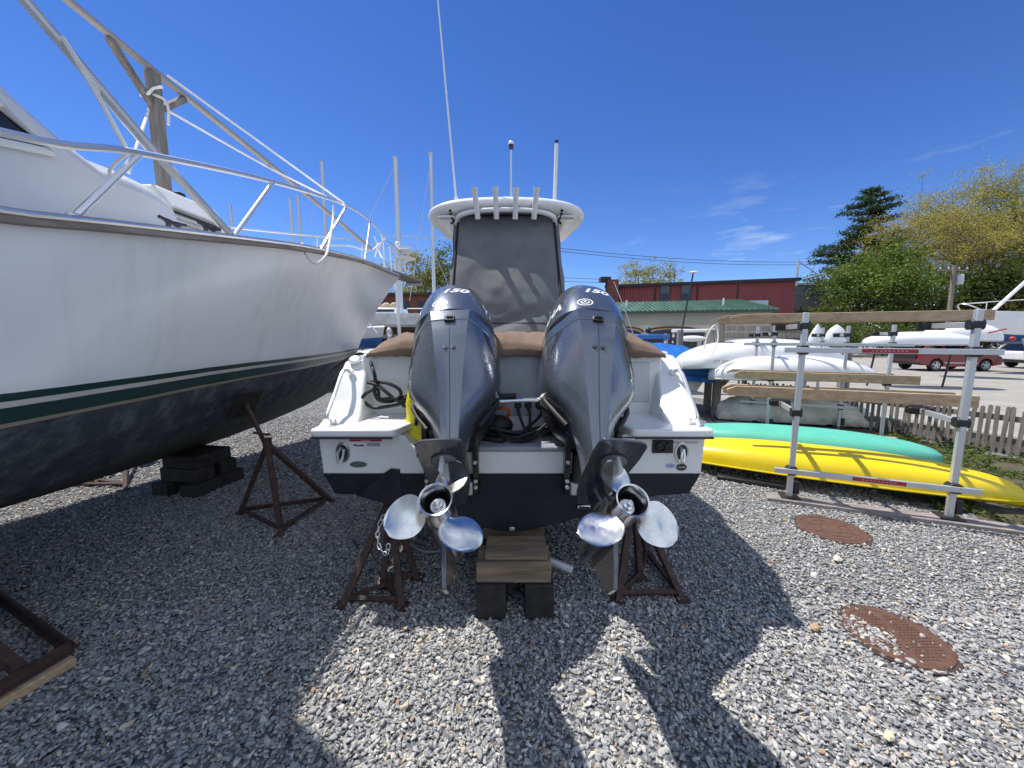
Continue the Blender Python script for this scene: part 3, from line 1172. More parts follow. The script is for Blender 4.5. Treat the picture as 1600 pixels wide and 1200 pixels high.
# rigging in the motor well
m = MB()
m.tube([(-.14, 2.66, 1.245), (.34, 2.66, 1.262)], .017, 10)
tb = m.build('tie_bar', M['steel'], boat)
m = MB()
m.tube([(-.13, 2.64, 1.285), (.03, 2.64, 1.287)], .019, 8)
m.build('tie_bar_grip', M['rubber'], tb)
for k, (x, e) in enumerate(((.045, .10), (.12, .135), (.20, .08))):
    m = MB()
    m.lathe([(.028, 0), (.028, .02), (.020, .03), (.016, .06)], (x, 2.848, 1.185), (0, -1, 0), n=14)
    fi = m.build('hose_fitting', M['black'], boat)
    m = MB()
    m.tube(curve([(x, 2.79, 1.185), (x + .01, 2.74, 1.13), (e, 2.64, 1.03), (e + .04, 2.58, 1.0)], 5), .011, 6)
    m.build('hose', M['rubber'], fi)
for k in range(9):
    x0, x1 = random.uniform(-.35, -.1), random.uniform(.1, .6)
    pts_ = [(x0, random.uniform(2.55, 2.8), random.uniform(.99, 1.12)), (lerp(x0, x1, .3), random.uniform(2.5, 2.75), random.uniform(.99, 1.03)),
            (lerp(x0, x1, .6), random.uniform(2.5, 2.75), random.uniform(.99, 1.04)), (x1, random.uniform(2.55, 2.8), random.uniform(1.0, 1.15))]
    m = MB()
    m.tube(curve(pts_, 6), random.choice((.010, .014, .018)), 6)
    m.build('rigging_hose', M['rubber'], boat)
m = MB()
for bx, bw in ((-.10, .11), (.33, .09)):
    m = MB()
    m.blob((bx, 2.72, 1.06), (bw, .08, .075))
    m.build('hose_bundle', M['rubber'], boat)
m = MB()
m.tube(curve([(-.10, 2.72, 1.18), (-.06, 2.69, 1.20), (-.02, 2.70, 1.17), (-.03, 2.72, 1.12)], 5), .012, 8)
m.build('fuel_bulb', M['orange'], boat)

# ------------------------------------------------------------------ outboards
W_UP = [(.20, .261), (.30, .255), (.40, .243), (.50, .226), (.60, .203), (.68, .172), (.74, .128), (.78, .07), (.795, .013)]
AMAX = [(.20, .427), (.30, .421), (.40, .408), (.50, .384), (.60, .342), (.68, .285), (.74, .205), (.78, .11), (.795, .02)]
AMIN = [(.20, -.31), (.30, -.315), (.42, -.305), (.52, -.28), (.62, -.235), (.70, -.175), (.755, -.11), (.785, -.05), (.795, -.01)]
W_LO = [(-.60, .060), (-.50, .066), (-.42, .082), (-.34, .108), (-.27, .146), (-.20, .196), (-.12, .240), (-.04, .262), (.06, .269), (.15, .266), (.192, .261)]
AMX_LO = [(-.60, .285), (-.50, .290), (-.40, .302), (-.30, .322), (-.20, .345), (-.10, .372), (.0, .398), (.10, .418), (.192, .427)]
AMN_LO = [(-.60, .07), (-.50, .06), (-.36, .05), (-.24, .02), (-.14, -.05), (-.04, -.19), (.04, -.28), (.10, -.305), (.192, -.31)]
BAND = [(-.60, .034), (-.50, .038), (-.3, .052), (-.1, .070), (.1, .090), (.3, .112), (.42, .118), (.55, .112), (.66, .085), (.74, .045), (.795, .003)]


def cowl_ring(u, w_, amax, amin, b, sink=.02):
    half_ = []
    a0 = amin + .58 * (amax - amin)
    half_.append((0, amax))
    half_.append((b * .5, amax - .001))
    half_.append((b, amax - .004))
    for k in range(1, 9):
        s_ = k / 8
        half_.append((b + (w_ - b) * math.sin(s_ * math.pi / 2)**.95, a0 + (amax - .004 - a0) * (1 - s_**1.04)))
    for k in range(1, 8):
        t_ = k / 7 * math.pi / 2
        half_.append((w_ * max(math.cos(t_), 0)**.55, a0 - (a0 - amin) * math.sin(t_)**.9))
    right = half_
    left = [(-x, a) for x, a in half_[1:-1]][::-1]
    return [V((x, a, u)) for x, a in right + left]


def lid_ring(u, w_, amax, amin):
    a0 = amin + .50 * (amax - amin)
    row = []
    for k in range(40):
        t_ = 2 * math.pi * k / 40
        sx, ca = math.sin(t_), math.cos(t_)
        x = math.copysign(abs(sx)**.78, sx) * w_
        a = a0 + math.copysign(abs(ca)**.82, ca) * ((amax - a0) if ca > 0 else (a0 - amin))
        row.append(V((x, a, u)))
    return row


def make_outboard(pivot, yaw, steer, prop_angles, words_label, hand=1, roll=0.0):
    S = 1.13
    th = R(46)
    c, s = math.cos(th), math.sin(th)
    tilt = Matrix(((1, 0, 0, 0), (0, -c, s, 0), (0, s, c, 0), (0, 0, 0, 1)))
    base = Matrix.Translation(V(pivot)) @ Matrix.Rotation(yaw, 4, 'Z') @ Matrix.Rotation(roll, 4, 'Y') @ tilt @ Matrix.Diagonal((S, S, S, 1))
    st = Matrix.Translation((0, .19, 0)) @ Matrix.Rotation(steer, 4, 'Z') @ Matrix.Translation((0, -.19, 0))
    xf = base @ st
    # leg: the part everything else hangs on
    m = MB()
    secs = []
    for u, w_, a1, a0 in ((-.50, .052, .275, .05), (-.60, .046, .27, .06), (-.66, .040, .27, .07), (-.74, .030, .30, .10), (-.79, .026, .36, .12)):
        row = []
        for k in range(20):
            t_ = 2 * math.pi * k / 20
            row.append(V((w_ * math.sin(t_), (a1 + a0) / 2 + (a1 - a0) / 2 * math.cos(t_), u)))
        secs.append(row)
    m.loft(secs)
    leg = m.build('outboard_motor', M['gearcase'], boat, smooth=40, xf=xf, label=words_label)
    # lower cowl (apron) running down the leg
    m = MB()
    us = [-.60, -.55, -.50, -.42, -.34, -.27, -.20, -.13, -.06, 0, .05, .10, .15, .18, .192]
    m.loft([cowl_ring(u, smooth_interp(u, W_LO), smooth_interp(u, AMX_LO), smooth_interp(u, AMN_LO), interp(u, BAND)) for u in us])
    lo_bvh = BVHTree.FromPolygons([V(p) for p in m.v], m.f)
    m.build('lower_cowling', M['cowl'], leg, smooth=19, xf=xf)
    # upper cowl with a fine panel groove under the lid
    m = MB()
    us = [.198, .205, .24, .27, .284, .287]
    rings = []
    for u in us:
        g_ = .004 if u > .286 else (.003 if u < .2 else 0)
        rings.append(cowl_ring(u, smooth_interp(u, W_UP) - g_, smooth_interp(u, AMAX) - g_, smooth_interp(u, AMIN) + g_, interp(u, BAND)))
    m.loft(rings)
    mid_bvh = BVHTree.FromPolygons([V(p) for p in m.v], m.f)
    m.build('cowling_collar', M['cowl'], leg, smooth=19, xf=xf)
    m = MB()
    us = [.286, .2885, .31, .34, .38, .42, .46, .50, .54, .58, .615, .65, .68, .705, .73, .75, .765, .778, .788, .794]
    rings = [lid_ring(u, smooth_interp(u, W_UP) - (.004 if u < .287 else 0), smooth_interp(u, AMAX) + .006 - (.004 if u < .287 else 0), smooth_interp(u, AMIN)) for u in us]
    m.loft(rings)
    up_bvh = BVHTree.FromPolygons([V(p) for p in m.v], m.f)
    cow = m.build('cowling', M['cowl'], leg, smooth=60, xf=xf)
    m = MB()
    ring = cowl_ring(.195, smooth_interp(.195, W_LO) - .006, .418, -.302, interp(.19, BAND))
    m.loft([[p + V((0, 0, -.004)) for p in ring], [p + V((0, 0, .006)) for p in ring]])
    m.build('cowl_seal', M['black'], leg, xf=xf)
    # latch at the back of the seam
    m = MB()
    m.box((0, .425, .20), (.058, .03, .040))
    la = m.build('latch', M['black'], leg, xf=xf, bevel=.006)
    m = MB()
    m.box((0, .443, .207), (.036, .008, .016))
    m.build('latch_lever', M['rubber'], leg, xf=xf, bevel=.003)
    # number, round emblem and lettering
    back = lambda u0: (lambda u, v: ((u, 1.2, u0 + v * .86 + .50), (0, -1, -.55)))
    vs, fs = text_tris('150', .078, .28, 1.35, .003)
    lay_on(up_bvh, vs, fs, lambda u, v: ((u + .015, .9, .497 + v), (0, -1, 0)), .0022).build('number', M['white_ink'], leg, xf=xf, smooth=0)
    m = MB()
    pl = lambda u, v: ((u - .06, .9, .350 + v), (0, -1, 0))
    lay_on(up_bvh, *poly_grid(oval(.046, .036), oval(.038, .029)), pl, .0022, m)
    lay_on(up_bvh, *poly_grid(oval(.026, .020), oval(.020, .015)), pl, .0022, m)
    for k in range(3):
        a = math.pi / 2 + k * 2 * math.pi / 3
        q = [(.024 * math.cos(a) * t_ + .0028 * math.cos(a + math.pi / 2) * sgn, .019 * math.sin(a) * t_ + .0028 * math.sin(a + math.pi / 2) * sgn) for t_, sgn in ((0.05, -1), (1.15, -1), (1.15, 1), (.05, 1))]
        lay_on(up_bvh, q, [(0, 1, 2, 3)], pl, .0024, m)
    m.build('emblem', M['white_ink'], leg, xf=xf, smooth=0)
    for sd in (-1, 1):
        vs, fs = text_tris('YAMAHA', .098, .12, 1.12, .003)
        mm_ = lay_on(up_bvh, vs, fs, lambda u, v: ((sd * .8, (u if sd < 0 else -u) + .30, .385 + v), (-sd, -.30, 0)), .0025)
        mm_.build('lettering', M['white_ink'], leg, xf=xf, smooth=0)
        m = MB()
        bar_ = [(-.30, -.004), (-.1, -.004), (.1, -.004), (.26, -.004), (.26, .004), (.1, .004), (-.1, .004), (-.30, .004)]
        lay_on(up_bvh, bar_, [(0, 1, 6, 7), (1, 2, 5, 6), (2, 3, 4, 5)], lambda u, v: ((sd * .8, u + .05, .305 + v), (-sd, 0, 0)), .0025, m)
        m.build('pinstripe', M['steel'], leg, xf=xf, smooth=0)
        # dark angular vent below the seam, and the panel line that runs on from it
        m = MB()
        vq = [(.178, .186), (.208, .190), (.228, .080), (.212, .105)]
        vv, n_ = [], 8
        for i in range(n_ + 1):
            for j in range(n_ + 1):
                vv.append((sd * lerp(lerp(vq[0][0], vq[3][0], i / n_), lerp(vq[1][0], vq[2][0], i / n_), j / n_), lerp(lerp(vq[0][1], vq[3][1], i / n_), lerp(vq[1][1], vq[2][1], i / n_), j / n_)))
        ff = [(i * (n_ + 1) + j, i * (n_ + 1) + j + 1, (i + 1) * (n_ + 1) + j + 1, (i + 1) * (n_ + 1) + j) for i in range(n_) for j in range(n_)]
        lay_on(lo_bvh, vv, ff, lambda u, v: ((u, .9, v), (0, -1, 0)), .003, m)
        m.build('side_vent', M['black'], leg, xf=xf, smooth=0)
        m = MB()
        path = [(.227, .085), (.235, .045), (.245, .05), (.252, .005)]
        pp_ = []
        for (a_, u_), (b_, w2) in zip(path, path[1:]):
            for k in range(6):
                h_ = lo_bvh.ray_cast(V((sd * lerp(a_, b_, k / 6), .9, lerp(u_, w2, k / 6))), V((0, -1, 0)))
                if h_[0] is not None:
                    pp_.append(h_[0])
        if len(pp_) > 2:
            m.tube(pp_, .003, 5)
            m.build('panel_line', M['black'], leg, xf=xf)
    # centre joint of the apron and its two screws
    m = MB()
    pp_ = []
    for k in range(24):
        z_ = lerp(.18, -.50, k / 23)
        h_ = lo_bvh.ray_cast(V((0, .9, z_)), V((0, -1, 0)))
        if h_[0] is not None:
            pp_.append(h_[0])
    m.tube(pp_, .0022, 5)
    m.build('panel_line', M['black'], leg, xf=xf)
    for x in (-.021, .021):
        h_ = lo_bvh.ray_cast(V((x, .9, .015)), V((0, -1, 0)))
        m = MB()
        m.lathe([(.013, -.002), (.013, .003), (.007, .004), (.006, -.001), (.001, -.001)], h_[0], (0, 1, .1), n=12)
        m.build('screw', M['rubber'], leg, xf=xf)
    # bracket and tiller-side gear between clamp and leg
    m = MB()
    m.box((0, .0, -.12), (.25, .20, .44))
    m.box((0, .08, -.34), (.12, .14, .22))
    m.build('swivel_bracket', M['black_paint'], leg, xf=base, bevel=.02)
    m = MB()
    for sd in (-1, 1):
        m.tube(curve([(sd * .12, -.22, -.05), (sd * .215, -.10, -.03), (sd * .19, .02, -.14), (sd * .13, .10, -.28)], 6), .024, 8)
        m.box((sd * .13, -.02, -.03), (.07, .20, .10))
    m.build('motor_hose', M['rubber'], leg, xf=xf)
    # black pan and plumbing under the powerhead, seen below the cowl on both sides
    m = MB()
    secs = []
    for u, w_, a1, a0 in ((.02, .235, .10, -.27), (-.08, .228, .12, -.25), (-.18, .205, .14, -.20), (-.27, .165, .15, -.12), (-.36, .11, .15, -.04)):
        secs.append([V((w_ * math.copysign(abs(math.sin(t_))**.7, math.sin(t_)), (a1 + a0) / 2 + (a1 - a0) / 2 * math.cos(t_), u)) for t_ in [2 * math.pi * k / 20 for k in range(20)]])
    m.loft(secs)
    m.build('engine_pan', M['black_paint'], leg, smooth=40, xf=xf)
    for sd in (-1, 1):
        m = MB()
        m.tube(curve([(sd * .20, .04, -.02), (sd * .235, .08, -.12), (sd * .20, .13, -.22), (sd * .13, .17, -.34)], 6), .014, 8)
        m.build('motor_hose', M['rubber'], leg, xf=xf)
    # gearcase
    m = MB()
    m.lathe([(.002, -.205), (.022, -.185), (.040, -.13), (.054, -.03), (.060, .05), (.060, .20), (.058, .30), (.057, .37)], (0, .06, -.885), (0, 1, 0), n=28)
    m.loft([[V((.022 * sx, a, u)) for sx, a in ((-1, .12), (1, .12), (1, .36), (-1, .36))] for u in (-.78, -.90)])
    m.build('gearcase', M['gearcase'], leg, smooth=40, xf=xf)
    m = MB()
    sk = [(.03, -.92), (.37, -.92), (.355, -1.02), (.315, -1.110), (.235, -1.110), (.13, -1.03)]
    m.loft([[V((x, a, u)) for a, u in sk] for x in (-.010, .010)])
    m.build('skeg', M['gearcase'], leg, smooth=20, xf=xf, bevel=.004)
    # anti-ventilation plate: rounded outline
    m = MB()
    ol = [(.045, -.04), (.075, .10), (.092, .25), (.098, .47), (.094, .565), (.080, .588), (.05, .596)]
    out = [V((x, a, -.662)) for x, a in ol] + [V((-x, a, -.662)) for x, a in ol[::-1]]
    m.prism(out, (0, 0, .010))
    m.build('cavitation_plate', M['gearcase'], leg, smooth=30, xf=xf, bevel=.003)
    m = MB()
    m.lathe([(.052, 0), (.052, .008), (.044, .014), (.001, .016)], (0, .44, -.664), (0, 0, -1), n=26)
    m.build('anode', mat('zinc_anode', (.20, .205, .215), .6, .4), leg, xf=xf)
    m = MB()
    m.loft([[V((x, a, u)) for a, u in ((.40, -.675), (.50, -.675), (.52, -.745), (.465, -.745))] for x in (-.007, .007)])
    m.build('trim_fin', mat('pale_zinc', (.62, .63, .64), .5, .2), leg, xf=xf, smooth=0, bevel=.002)
    # propeller
    hc = V((0, .435, -.885))
    m = MB()
    m.lathe([(.050, 0), (.052, .02), (.052, .08), (.053, .125), (.0575, .150), (.0575, .154), (.052, .152), (.047, .12), (.044, .03), (.030, .03), (.030, .01)], hc, (0, 1, 0), n=40, caps=False)
    hub = m.build('propeller', M['steel'], leg, smooth=40, xf=xf)
    m = MB()
    m.lathe([(.050, .034), (.001, .034)], hc, (0, 1, 0), n=24, caps=False)
    m.build('hub_inside', mat('hub_black', (.02, .02, .022), .7), leg, xf=xf)  # near-black disc closing the hub bore
    m = MB()
    m.lathe([(.034, .03), (.033, .075), (.027, .085), (.027, .09), (.018, .092), (.018, .11), (.010, .112), (.010, .128), (.001, .13)], hc, (0, 1, 0), n=6 if False else 24)
    m.build('prop_nut', M['steel'], leg, smooth=40, xf=xf)
    for pa in prop_angles:
        m = MB()
        nr, nc = 16, 13

        def blade(i, j, thick):
            q = 1 - (1 - i / (nr - 1))**1.7
            r = lerp(.046, .196, q)
            wid = .150 * math.sqrt(max(.012, 1 - ((q - .50) / .505)**2)) * (1.0 if q > .5 else lerp(.80, 1, q * 2))
            t_ = (j / (nc - 1) - .5)
            pitch = math.atan2(.050, r)          # helix angle
            arc = t_ * wid
            ang = math.cos(pitch) * arc / r + .12 * q * q
            ax = -math.sin(pitch) * arc + .075 - .020 * q + .028 * max(0, -t_) ** 2 * q
            return V((hand * r * math.sin(pa * hand + ang), ax + .435 + thick * (1 - (2 * t_)**2) * (1 - .6 * q), -.885 + r * math.cos(pa * hand + ang)))
        top = [blade(i, j, .006) for i in range(nr) for j in range(nc)]
        bot = [blade(i, j, -.004) for i in range(nr) for j in range(nc)]
        n0 = len(top)
        fs_ = []
        for i in range(nr - 1):
            for j in range(nc - 1):
                a_, b_, c_, d_ = i * nc + j, i * nc + j + 1, (i + 1) * nc + j + 1, (i + 1) * nc + j
                fs_ += [(a_, b_, c_, d_), (n0 + d_, n0 + c_, n0 + b_, n0 + a_)]
        per = [j for j in range(nc)] + [i * nc + nc - 1 for i in range(1, nr)] + [(nr - 1) * nc + j for j in range(nc - 2, -1, -1)] + [i * nc for i in range(nr - 2, 0, -1)]
        for a_, b_ in zip(per, per[1:] + per[:1]):
            fs_.append((a_, n0 + a_, n0 + b_, b_))
        m.add(top + bot, fs_)
        m.build('blade', M['steel'], leg, smooth=60, xf=xf)
    # clamp brackets bolted to the transom
    cx = pivot[0]
    for sd in (-1, 1):
        m = MB()
        x = cx + sd * .155
        pr = [(2.33, 1.27), (2.45, 1.30), (2.50, 1.22), (2.50, 1.0), (2.412, .985), (2.412, .70), (2.385, .67), (2.36, .70), (2.33, .86), (2.30, 1.10)]
        m.prism([V((x - .018, y, z)) for y, z in pr], (.036, 0, 0))
        cl = m.build('clamp_bracket', M['black_paint'], leg, smooth=30, bevel=.006)
        for zz in (.92, .79, .75):
            m = MB()
            m.lathe([(.013, 0), (.013, .010), (.006, .012)], (x + sd * .0, 2.335 - .02 + (.0 if zz > .85 else .02), zz), (0, -1, 0), n=6)
            m.build('bracket_bolt', M['galv'], leg)
    m = MB()
    m.box((cx, 2.37, .735), (.27, .07, .09))
    m.build('trim_base', M['galv'], leg, bevel=.012)
    m = MB()
    m.tube([(cx, 2.36, .76), (cx, 2.22, 1.00)], .034, 12)
    m.tube([(cx, 2.22, 1.00), (cx, 2.16, 1.12)], .018, 10)
    m.tube([(cx - .09, 2.36, .78), (cx - .09, 2.34, .97)], .036, 12)
    m.build('tilt_ram', M['black_paint'], leg)
    m = MB()
    m.tube([(cx - .19, 2.40, 1.235), (cx + .19, 2.40, 1.235)], .030, 12)
    m.build('tilt_tube', M['black_paint'], leg)
    return leg


make_outboard((-.385, 2.58, 1.30), R(6), R(4), (R(-98), R(22), R(142)), 'outboard on the left with its trim fin upright and a broad blade pointing left', hand=-1)
make_outboard((.505, 2.58, 1.30), R(-5.5), R(-9), (R(-12), R(108), R(228)), 'outboard on the right with lettering visible on its flank')

# ------------------------------------------------------------------ things lying on the boat
cz = [(120, 330), (215, 262), (350, 198), (430, 240), (470, 330), (490, 430), (482, 520), (520, 590), (620, 602), (700, 560), (690, 500), (600, 450), (500, 436), (430, 440), (520, 470), (600, 540), (680, 592), (742, 560), (728, 612), (600, 642), (480, 655), (400, 612), (380, 570),
      (430, 520), (510, 500), (530, 580), (640, 574), (700, 600), (780, 545), (850, 570), (830, 630), (730, 640), (742, 590), (800, 560), (868, 600), (845, 700), (832, 800)]
cable = []
for k, (zx, zy) in enumerate(cz):
    px, py = 496 + .185 * zx, 516 + .185 * zy
    p = at(px, py, 2.76 - .012 * (k % 4)) if k > 3 else at(px, py, 2.93)
    if k > 3 and p.z < 1.137:
        p = gnd(px, py, 1.137 + .012 * (k % 3))
    if k > 34:
        p = at(px, py, 2.50)
    cable.append(p)
m = MB()
m.tube(curve(cable, 6), .0125, 8)
m.build('power_cable', M['rubber'], label='black cable in loose coils on the left stern platform', cat='cable')
m = MB()


def bag(u, v):
    a = 2 * math.pi * u
    r = .10 * (1 + .18 * mnoise.noise(V((math.cos(a) * 1.5, math.sin(a) * 1.5, v * 4)))) * (1.0 - .55 * v)
    return (-.635 + r * math.cos(a) + .0 * v - .02 * v, 2.58 + .6 * r * math.sin(a), lerp(1.0, 1.41, v))


m.sheet(26, 14, bag)
m.build('yellow_bag', M['yellow_bag'], smooth=180, label='crumpled yellow bag stuffed beside the left outboard', cat='bag', solid=.004)

# ------------------------------------------------------------------ timber blocks, stands
def timber(p0, p1, w_, h_, matl, label, group, seed=0):
    m = MB()
    m.bar(p0, p1, w_, h_)
    o = m.build('timber_block', matl, bevel=.008, label=label, cat='timber', group=group)
    return o


GB = 'timbers blocking up the small boat'
timber((-.125, 2.12, .115), (-.125, 2.95, .115), .175, .225, M['crib_dark'], 'black bottom timber on the left, under the small boat keel', GB)
timber((.165, 2.12, .115), (.165, 2.95, .115), .175, .225, M['crib_dark'], 'black bottom timber on the right, under the small boat keel', GB)
timber((-.215, 2.24, .2935), (.235, 2.24, .2935), .20, .13, M['crib'], 'pale timber lying across the two black ones, second from top', GB)
timber((-.165, 2.27, .380), (.215, 2.27, .380), .22, .040, M['crib'], 'thin split timber on top of the blocks, touching the keel', GB)
timber((-.215, 2.75, .2935), (.235, 2.75, .2935), .20, .13, M['crib'], 'pale cross timber at the rear of the blocks under the keel', GB)
m = MB()
m.tube([(.24, 2.42, .20), (.40, 2.36, .17)], .030, 10)
m.build('pipe_end', M['galv'], label='short grey pipe sticking out beside the timber blocks', cat='pipe')


def strut(mb, p0, p1, w_=.042):
    mb.bar(p0, p1, w_, w_, (1, .3, .2))


def jack_stand(label, apex, feet, top, pad_dir=None, pad_size=.28, pad_mat=None, low=.07, brace=.42):
    """welded tripod or four-legged stand: legs, a ring of struts, threaded rod and a pad"""
    apex = V(apex)
    root = thing('jack_stand', label, 'boat stand', (apex.x, apex.y, 0), 'rusty stands holding up the boats')
    feet = [V(f) for f in feet]
    for f in feet:
        m = MB()
        strut(m, apex + (f - apex) * .02, f)
        lg = m.build('leg', M['rust'], root, bevel=.004)
        m = MB()
        d = (f - apex).normalized()
        m.box(f + V((0, 0, .008)), (.085, .085, .014))
        m.build('foot_plate', M['rust'], lg)
    for a, b in zip(feet, feet[1:] + feet[:1]):
        m = MB()
        strut(m, lerp(a, apex, low), lerp(b, apex, low), .028)
        m.build('brace', M['rust'], root)
    m = MB()
    m.tube([apex - V((0, 0, .10)), apex + V((0, 0, .05))], .036, 12)
    m.build('collar', M['rust'], root)
    top = V(top)
    m = MB()
    m.tube([apex - V((0, 0, .05)), top], .019, 8)
    m.build('threaded_rod', M['rust'], root)
    m = MB()
    h = lerp(apex, top, .25)
    m.tube([h + V((-.10, .04, 0)), h + V((.10, -.04, 0))], .010, 6)
    m.build('turn_handle', M['rust'], root)
    if pad_dir:
        n = V(pad_dir).normalized()
        rot = n.to_track_quat('Z', 'Y').to_matrix()
        m = MB()
        m.box(top + n * .012, (pad_size, pad_size, .03), rot)
        m.build('pad', pad_mat or M['grey_wood'], root, bevel=.004)
    return root


jack_stand('rusty four legged stand with a white chain under the port quarter of the small boat', (-.87, 2.62, .56),
           [gnd(535, 948), gnd(628, 950), gnd(598, 918), gnd(652, 905)], (-.86, 2.68, .66), (-.32, -.05, 1), .30, M['black_paint'])
m = MB()
tq = [(-.93, 2.50, .63), (-.80, 2.50, .80), (-.70, 2.50, .81), (-.66, 2.50, .66)]
m.prism([V(p) for p in [(-1.02, 2.40, .665), (-.855, 2.41, .80), (-.79, 2.41, .845), (-.73, 2.41, .84), (-.725, 2.41, .66), (-.80, 2.40, .60)]], (0, .012, 0))
m.build('support_plate', M['black_paint'], bpy.data.objects['jack_stand'], bevel=.003)
m = MB()
ch = curve([at(600, 805, 2.36), at(592, 822, 2.33), at(590, 840, 2.30), at(594, 858, 2.27), at(604, 866, 2.26), at(607, 850, 2.27)], 2)
for i in range(0, len(ch) - 1):
    c = (ch[i] + ch[i + 1]) / 2
    d = (ch[i + 1] - ch[i]) * .62
    s_ = d.cross(V((0, 1, 0)) if i % 2 else V((.3, .6, .5))).normalized() * .010
    m.tube([c - d, c - d * .6 + s_, c + d * .6 + s_, c + d, c + d * .6 - s_, c - d * .6 - s_], .0038, 5, closed=True)
m.build('chain', M['galv'], bpy.data.objects['jack_stand'])
jack_stand('dark rusty stand half hidden behind the right outboard', (.90, 2.72, .55),
           [gnd(965, 940), gnd(1066, 938), gnd(1012, 868), gnd(1000, 905)], (.90, 2.78, .63), (.32, -.05, 1), .30)

# left boat stands
jack_stand('tall rusty tripod stand against the dark hull of the big boat', (-2.20, 3.36, .74),
           [gnd(440, 836), gnd(375, 803), gnd(518, 784)], (-2.43, 3.46, 1.08), (-.82, .1, .52), .28, M['crib_dark'])
jack_stand('low rusty stand seen far beyond the keel of the big boat', (-5.3, 5.2, .55),
           [gnd(196, 765), gnd(150, 758), gnd(95, 765)], (-5.2, 5.15, .8), (-.5, 0, .7), .25)
# corner of a near stand, with a pale timber under it
root = thing('stand_frame', 'rusty angle iron base of a stand entering at the left edge', 'boat stand', gnd(60, 1020), 'rusty stands holding up the boats')
c0, c1, c2 = gnd(112, 1016, .06), gnd(-40, 905, .06), gnd(-60, 1118, .06)
for a, b in ((c0, c1), (c0, c2), (c1, c2)):
    m = MB()
    m.bar(a + V((0, 0, .002)), b, .055, .008)
    m.bar(a + V((0, 0, .03)), b + V((0, 0, .03)), .008, .055)
    m.build('angle_iron', M['rust'], root)
m = MB()
m.bar((c0 + c2) / 2 * 1.0 + V((0, 0, .05)), (c1.x - .2, (c1.y + c2.y) / 2, 1.0), .045, .045)
m.build('leg', M['rust'], root)
timber(c0 + V((.03, -.02, -.035)), c2 + V((0, -.02, -.035)), .07, .05, M['lumber'], 'pale timber lying under the rusty stand base at the left edge', None)

GL = 'timbers blocking up the big boat'
c = V((-3.56, 4.22, 0))
hd = V((.16, .985, 0))
sd = V((.985, -.16, 0))
for off, lab in ((-.16, 'left bottom block under the big boat keel'), (.20, 'right bottom block under the big boat keel')):
    timber(c + sd * off - hd * .32 + V((0, 0, .07)), c + sd * off + hd * .28 + V((0, 0, .07)), .20, .14, M['crib_dark'], 'dark ' + lab, GL)
for off, lab in ((-.15, 'near upper block under the big boat keel'), (.13, 'far upper block under the big boat keel')):
    timber(c + hd * off - sd * .22 + V((0, 0, .212)), c + hd * off + sd * .26 + V((0, 0, .212)), .20, .144, M['crib_dark'], 'dark ' + lab, GL)
timber(c - hd * .02 - sd * .20 + V((0, 0, .355)), c - hd * .02 + sd * .24 + V((0, 0, .355)), .42, .14, M['crib_dark'], 'wide dark topmost block under the big boat keel', GL)

# ------------------------------------------------------------------ the big boat on the left
big = thing('motor_yacht', 'big white motor yacht with green waterline stripes and grey bottom, propped on blocks', 'boat', (-3.3, 1, 0))
BS = [(-6, 1.75), (-3, 1.86), (-1, 1.86), (1, 1.80), (2, 1.75), (3.2, 1.60), (4.5, 1.36), (5.6, 1.06), (6.5, .76), (7.6, .40), (8.5, .15), (9.0, .02)]
ZS = [(-6, 1.86), (-1, 1.96), (.6, 2.06), (1.46, 2.15), (1.76, 2.20), (2.25, 2.28), (2.8, 2.37), (3.38, 2.46), (4.9, 2.645), (6.93, 2.87), (8.58, 3.03), (9.0, 3.06)]
BW = [(-6, 1.72), (-1, 1.80), (1.2, 1.76), (1.7, 1.65), (2.2, 1.50), (2.8, 1.31), (4, 1.04), (5, .76), (6, .42), (6.6, .19), (7.02, .02)]
BC = [(-6, 1.5), (-1, 1.5), (1, 1.34), (2, 1.15), (3, .92), (4, .69), (5, .44), (6, .18), (6.4, .09), (6.7, .02)]
KZ = [(-6, .62), (1, .56), (3.8, .56), (5.2, .66), (6.2, .84), (6.7, 1.08), (7.02, 1.42)]
WZ = 1.42


def axis_x(y):
    return -3.3 + .14 * (y - 3.8)


def big_ring(q):
    """one station; q runs from stern (0) to stem (1); the stem rakes so each height has its own y"""
    yk, yc, yw, y5, ysr = (lerp(-6, e, q) for e in (6.75, 6.72, 7.04, 7.85, 9.02))
    pts_ = []
    kz = smooth_interp(yk, KZ)
    cz = lerp(.92, 1.10, max(0, (q - .55) / .45)**2)
    ringp = [(yk, 0, kz), (yk, .05, kz + .0), (yk, max(.03, smooth_interp(yc, BC) * .45), lerp(kz, cz, .42))]
    ringp += [(yc, smooth_interp(yc, BC), cz), (lerp(yc, yw, .5), lerp(smooth_interp(yc, BC), smooth_interp(yw, BW), .62), lerp(cz, WZ, .5)), (yw, smooth_interp(yw, BW), WZ)]
    bw, bs, zs = smooth_interp(yw, BW), smooth_interp(ysr, BS), smooth_interp(ysr, ZS)
    for k in range(1, 9):
        t_ = k / 8
        fl = lerp(t_, t_**2.3, max(0, min(1, (q - .60) / .30)) * .85)   # flare: hollow forward
        yy = lerp(yw, ysr, t_**1.25)
        ringp.append((yy, lerp(bw, bs, fl), lerp(WZ, zs, t_)))
    return ringp


qs = [0, .15, .3, .4, .47, .52, .57, .62, .66, .70, .74, .78, .81, .84, .87, .90, .92, .94, .96, .975, .99, 1.0]
m = MB()
secs = []
for q in qs:
    r_ = big_ring(q)
    secs.append([V((axis_x(y) - b, y, z)) for y, b, z in r_[::-1]] + [V((axis_x(y) + b, y, z)) for y, b, z in r_[1:]])
m.loft(secs, closed=False, caps=False)


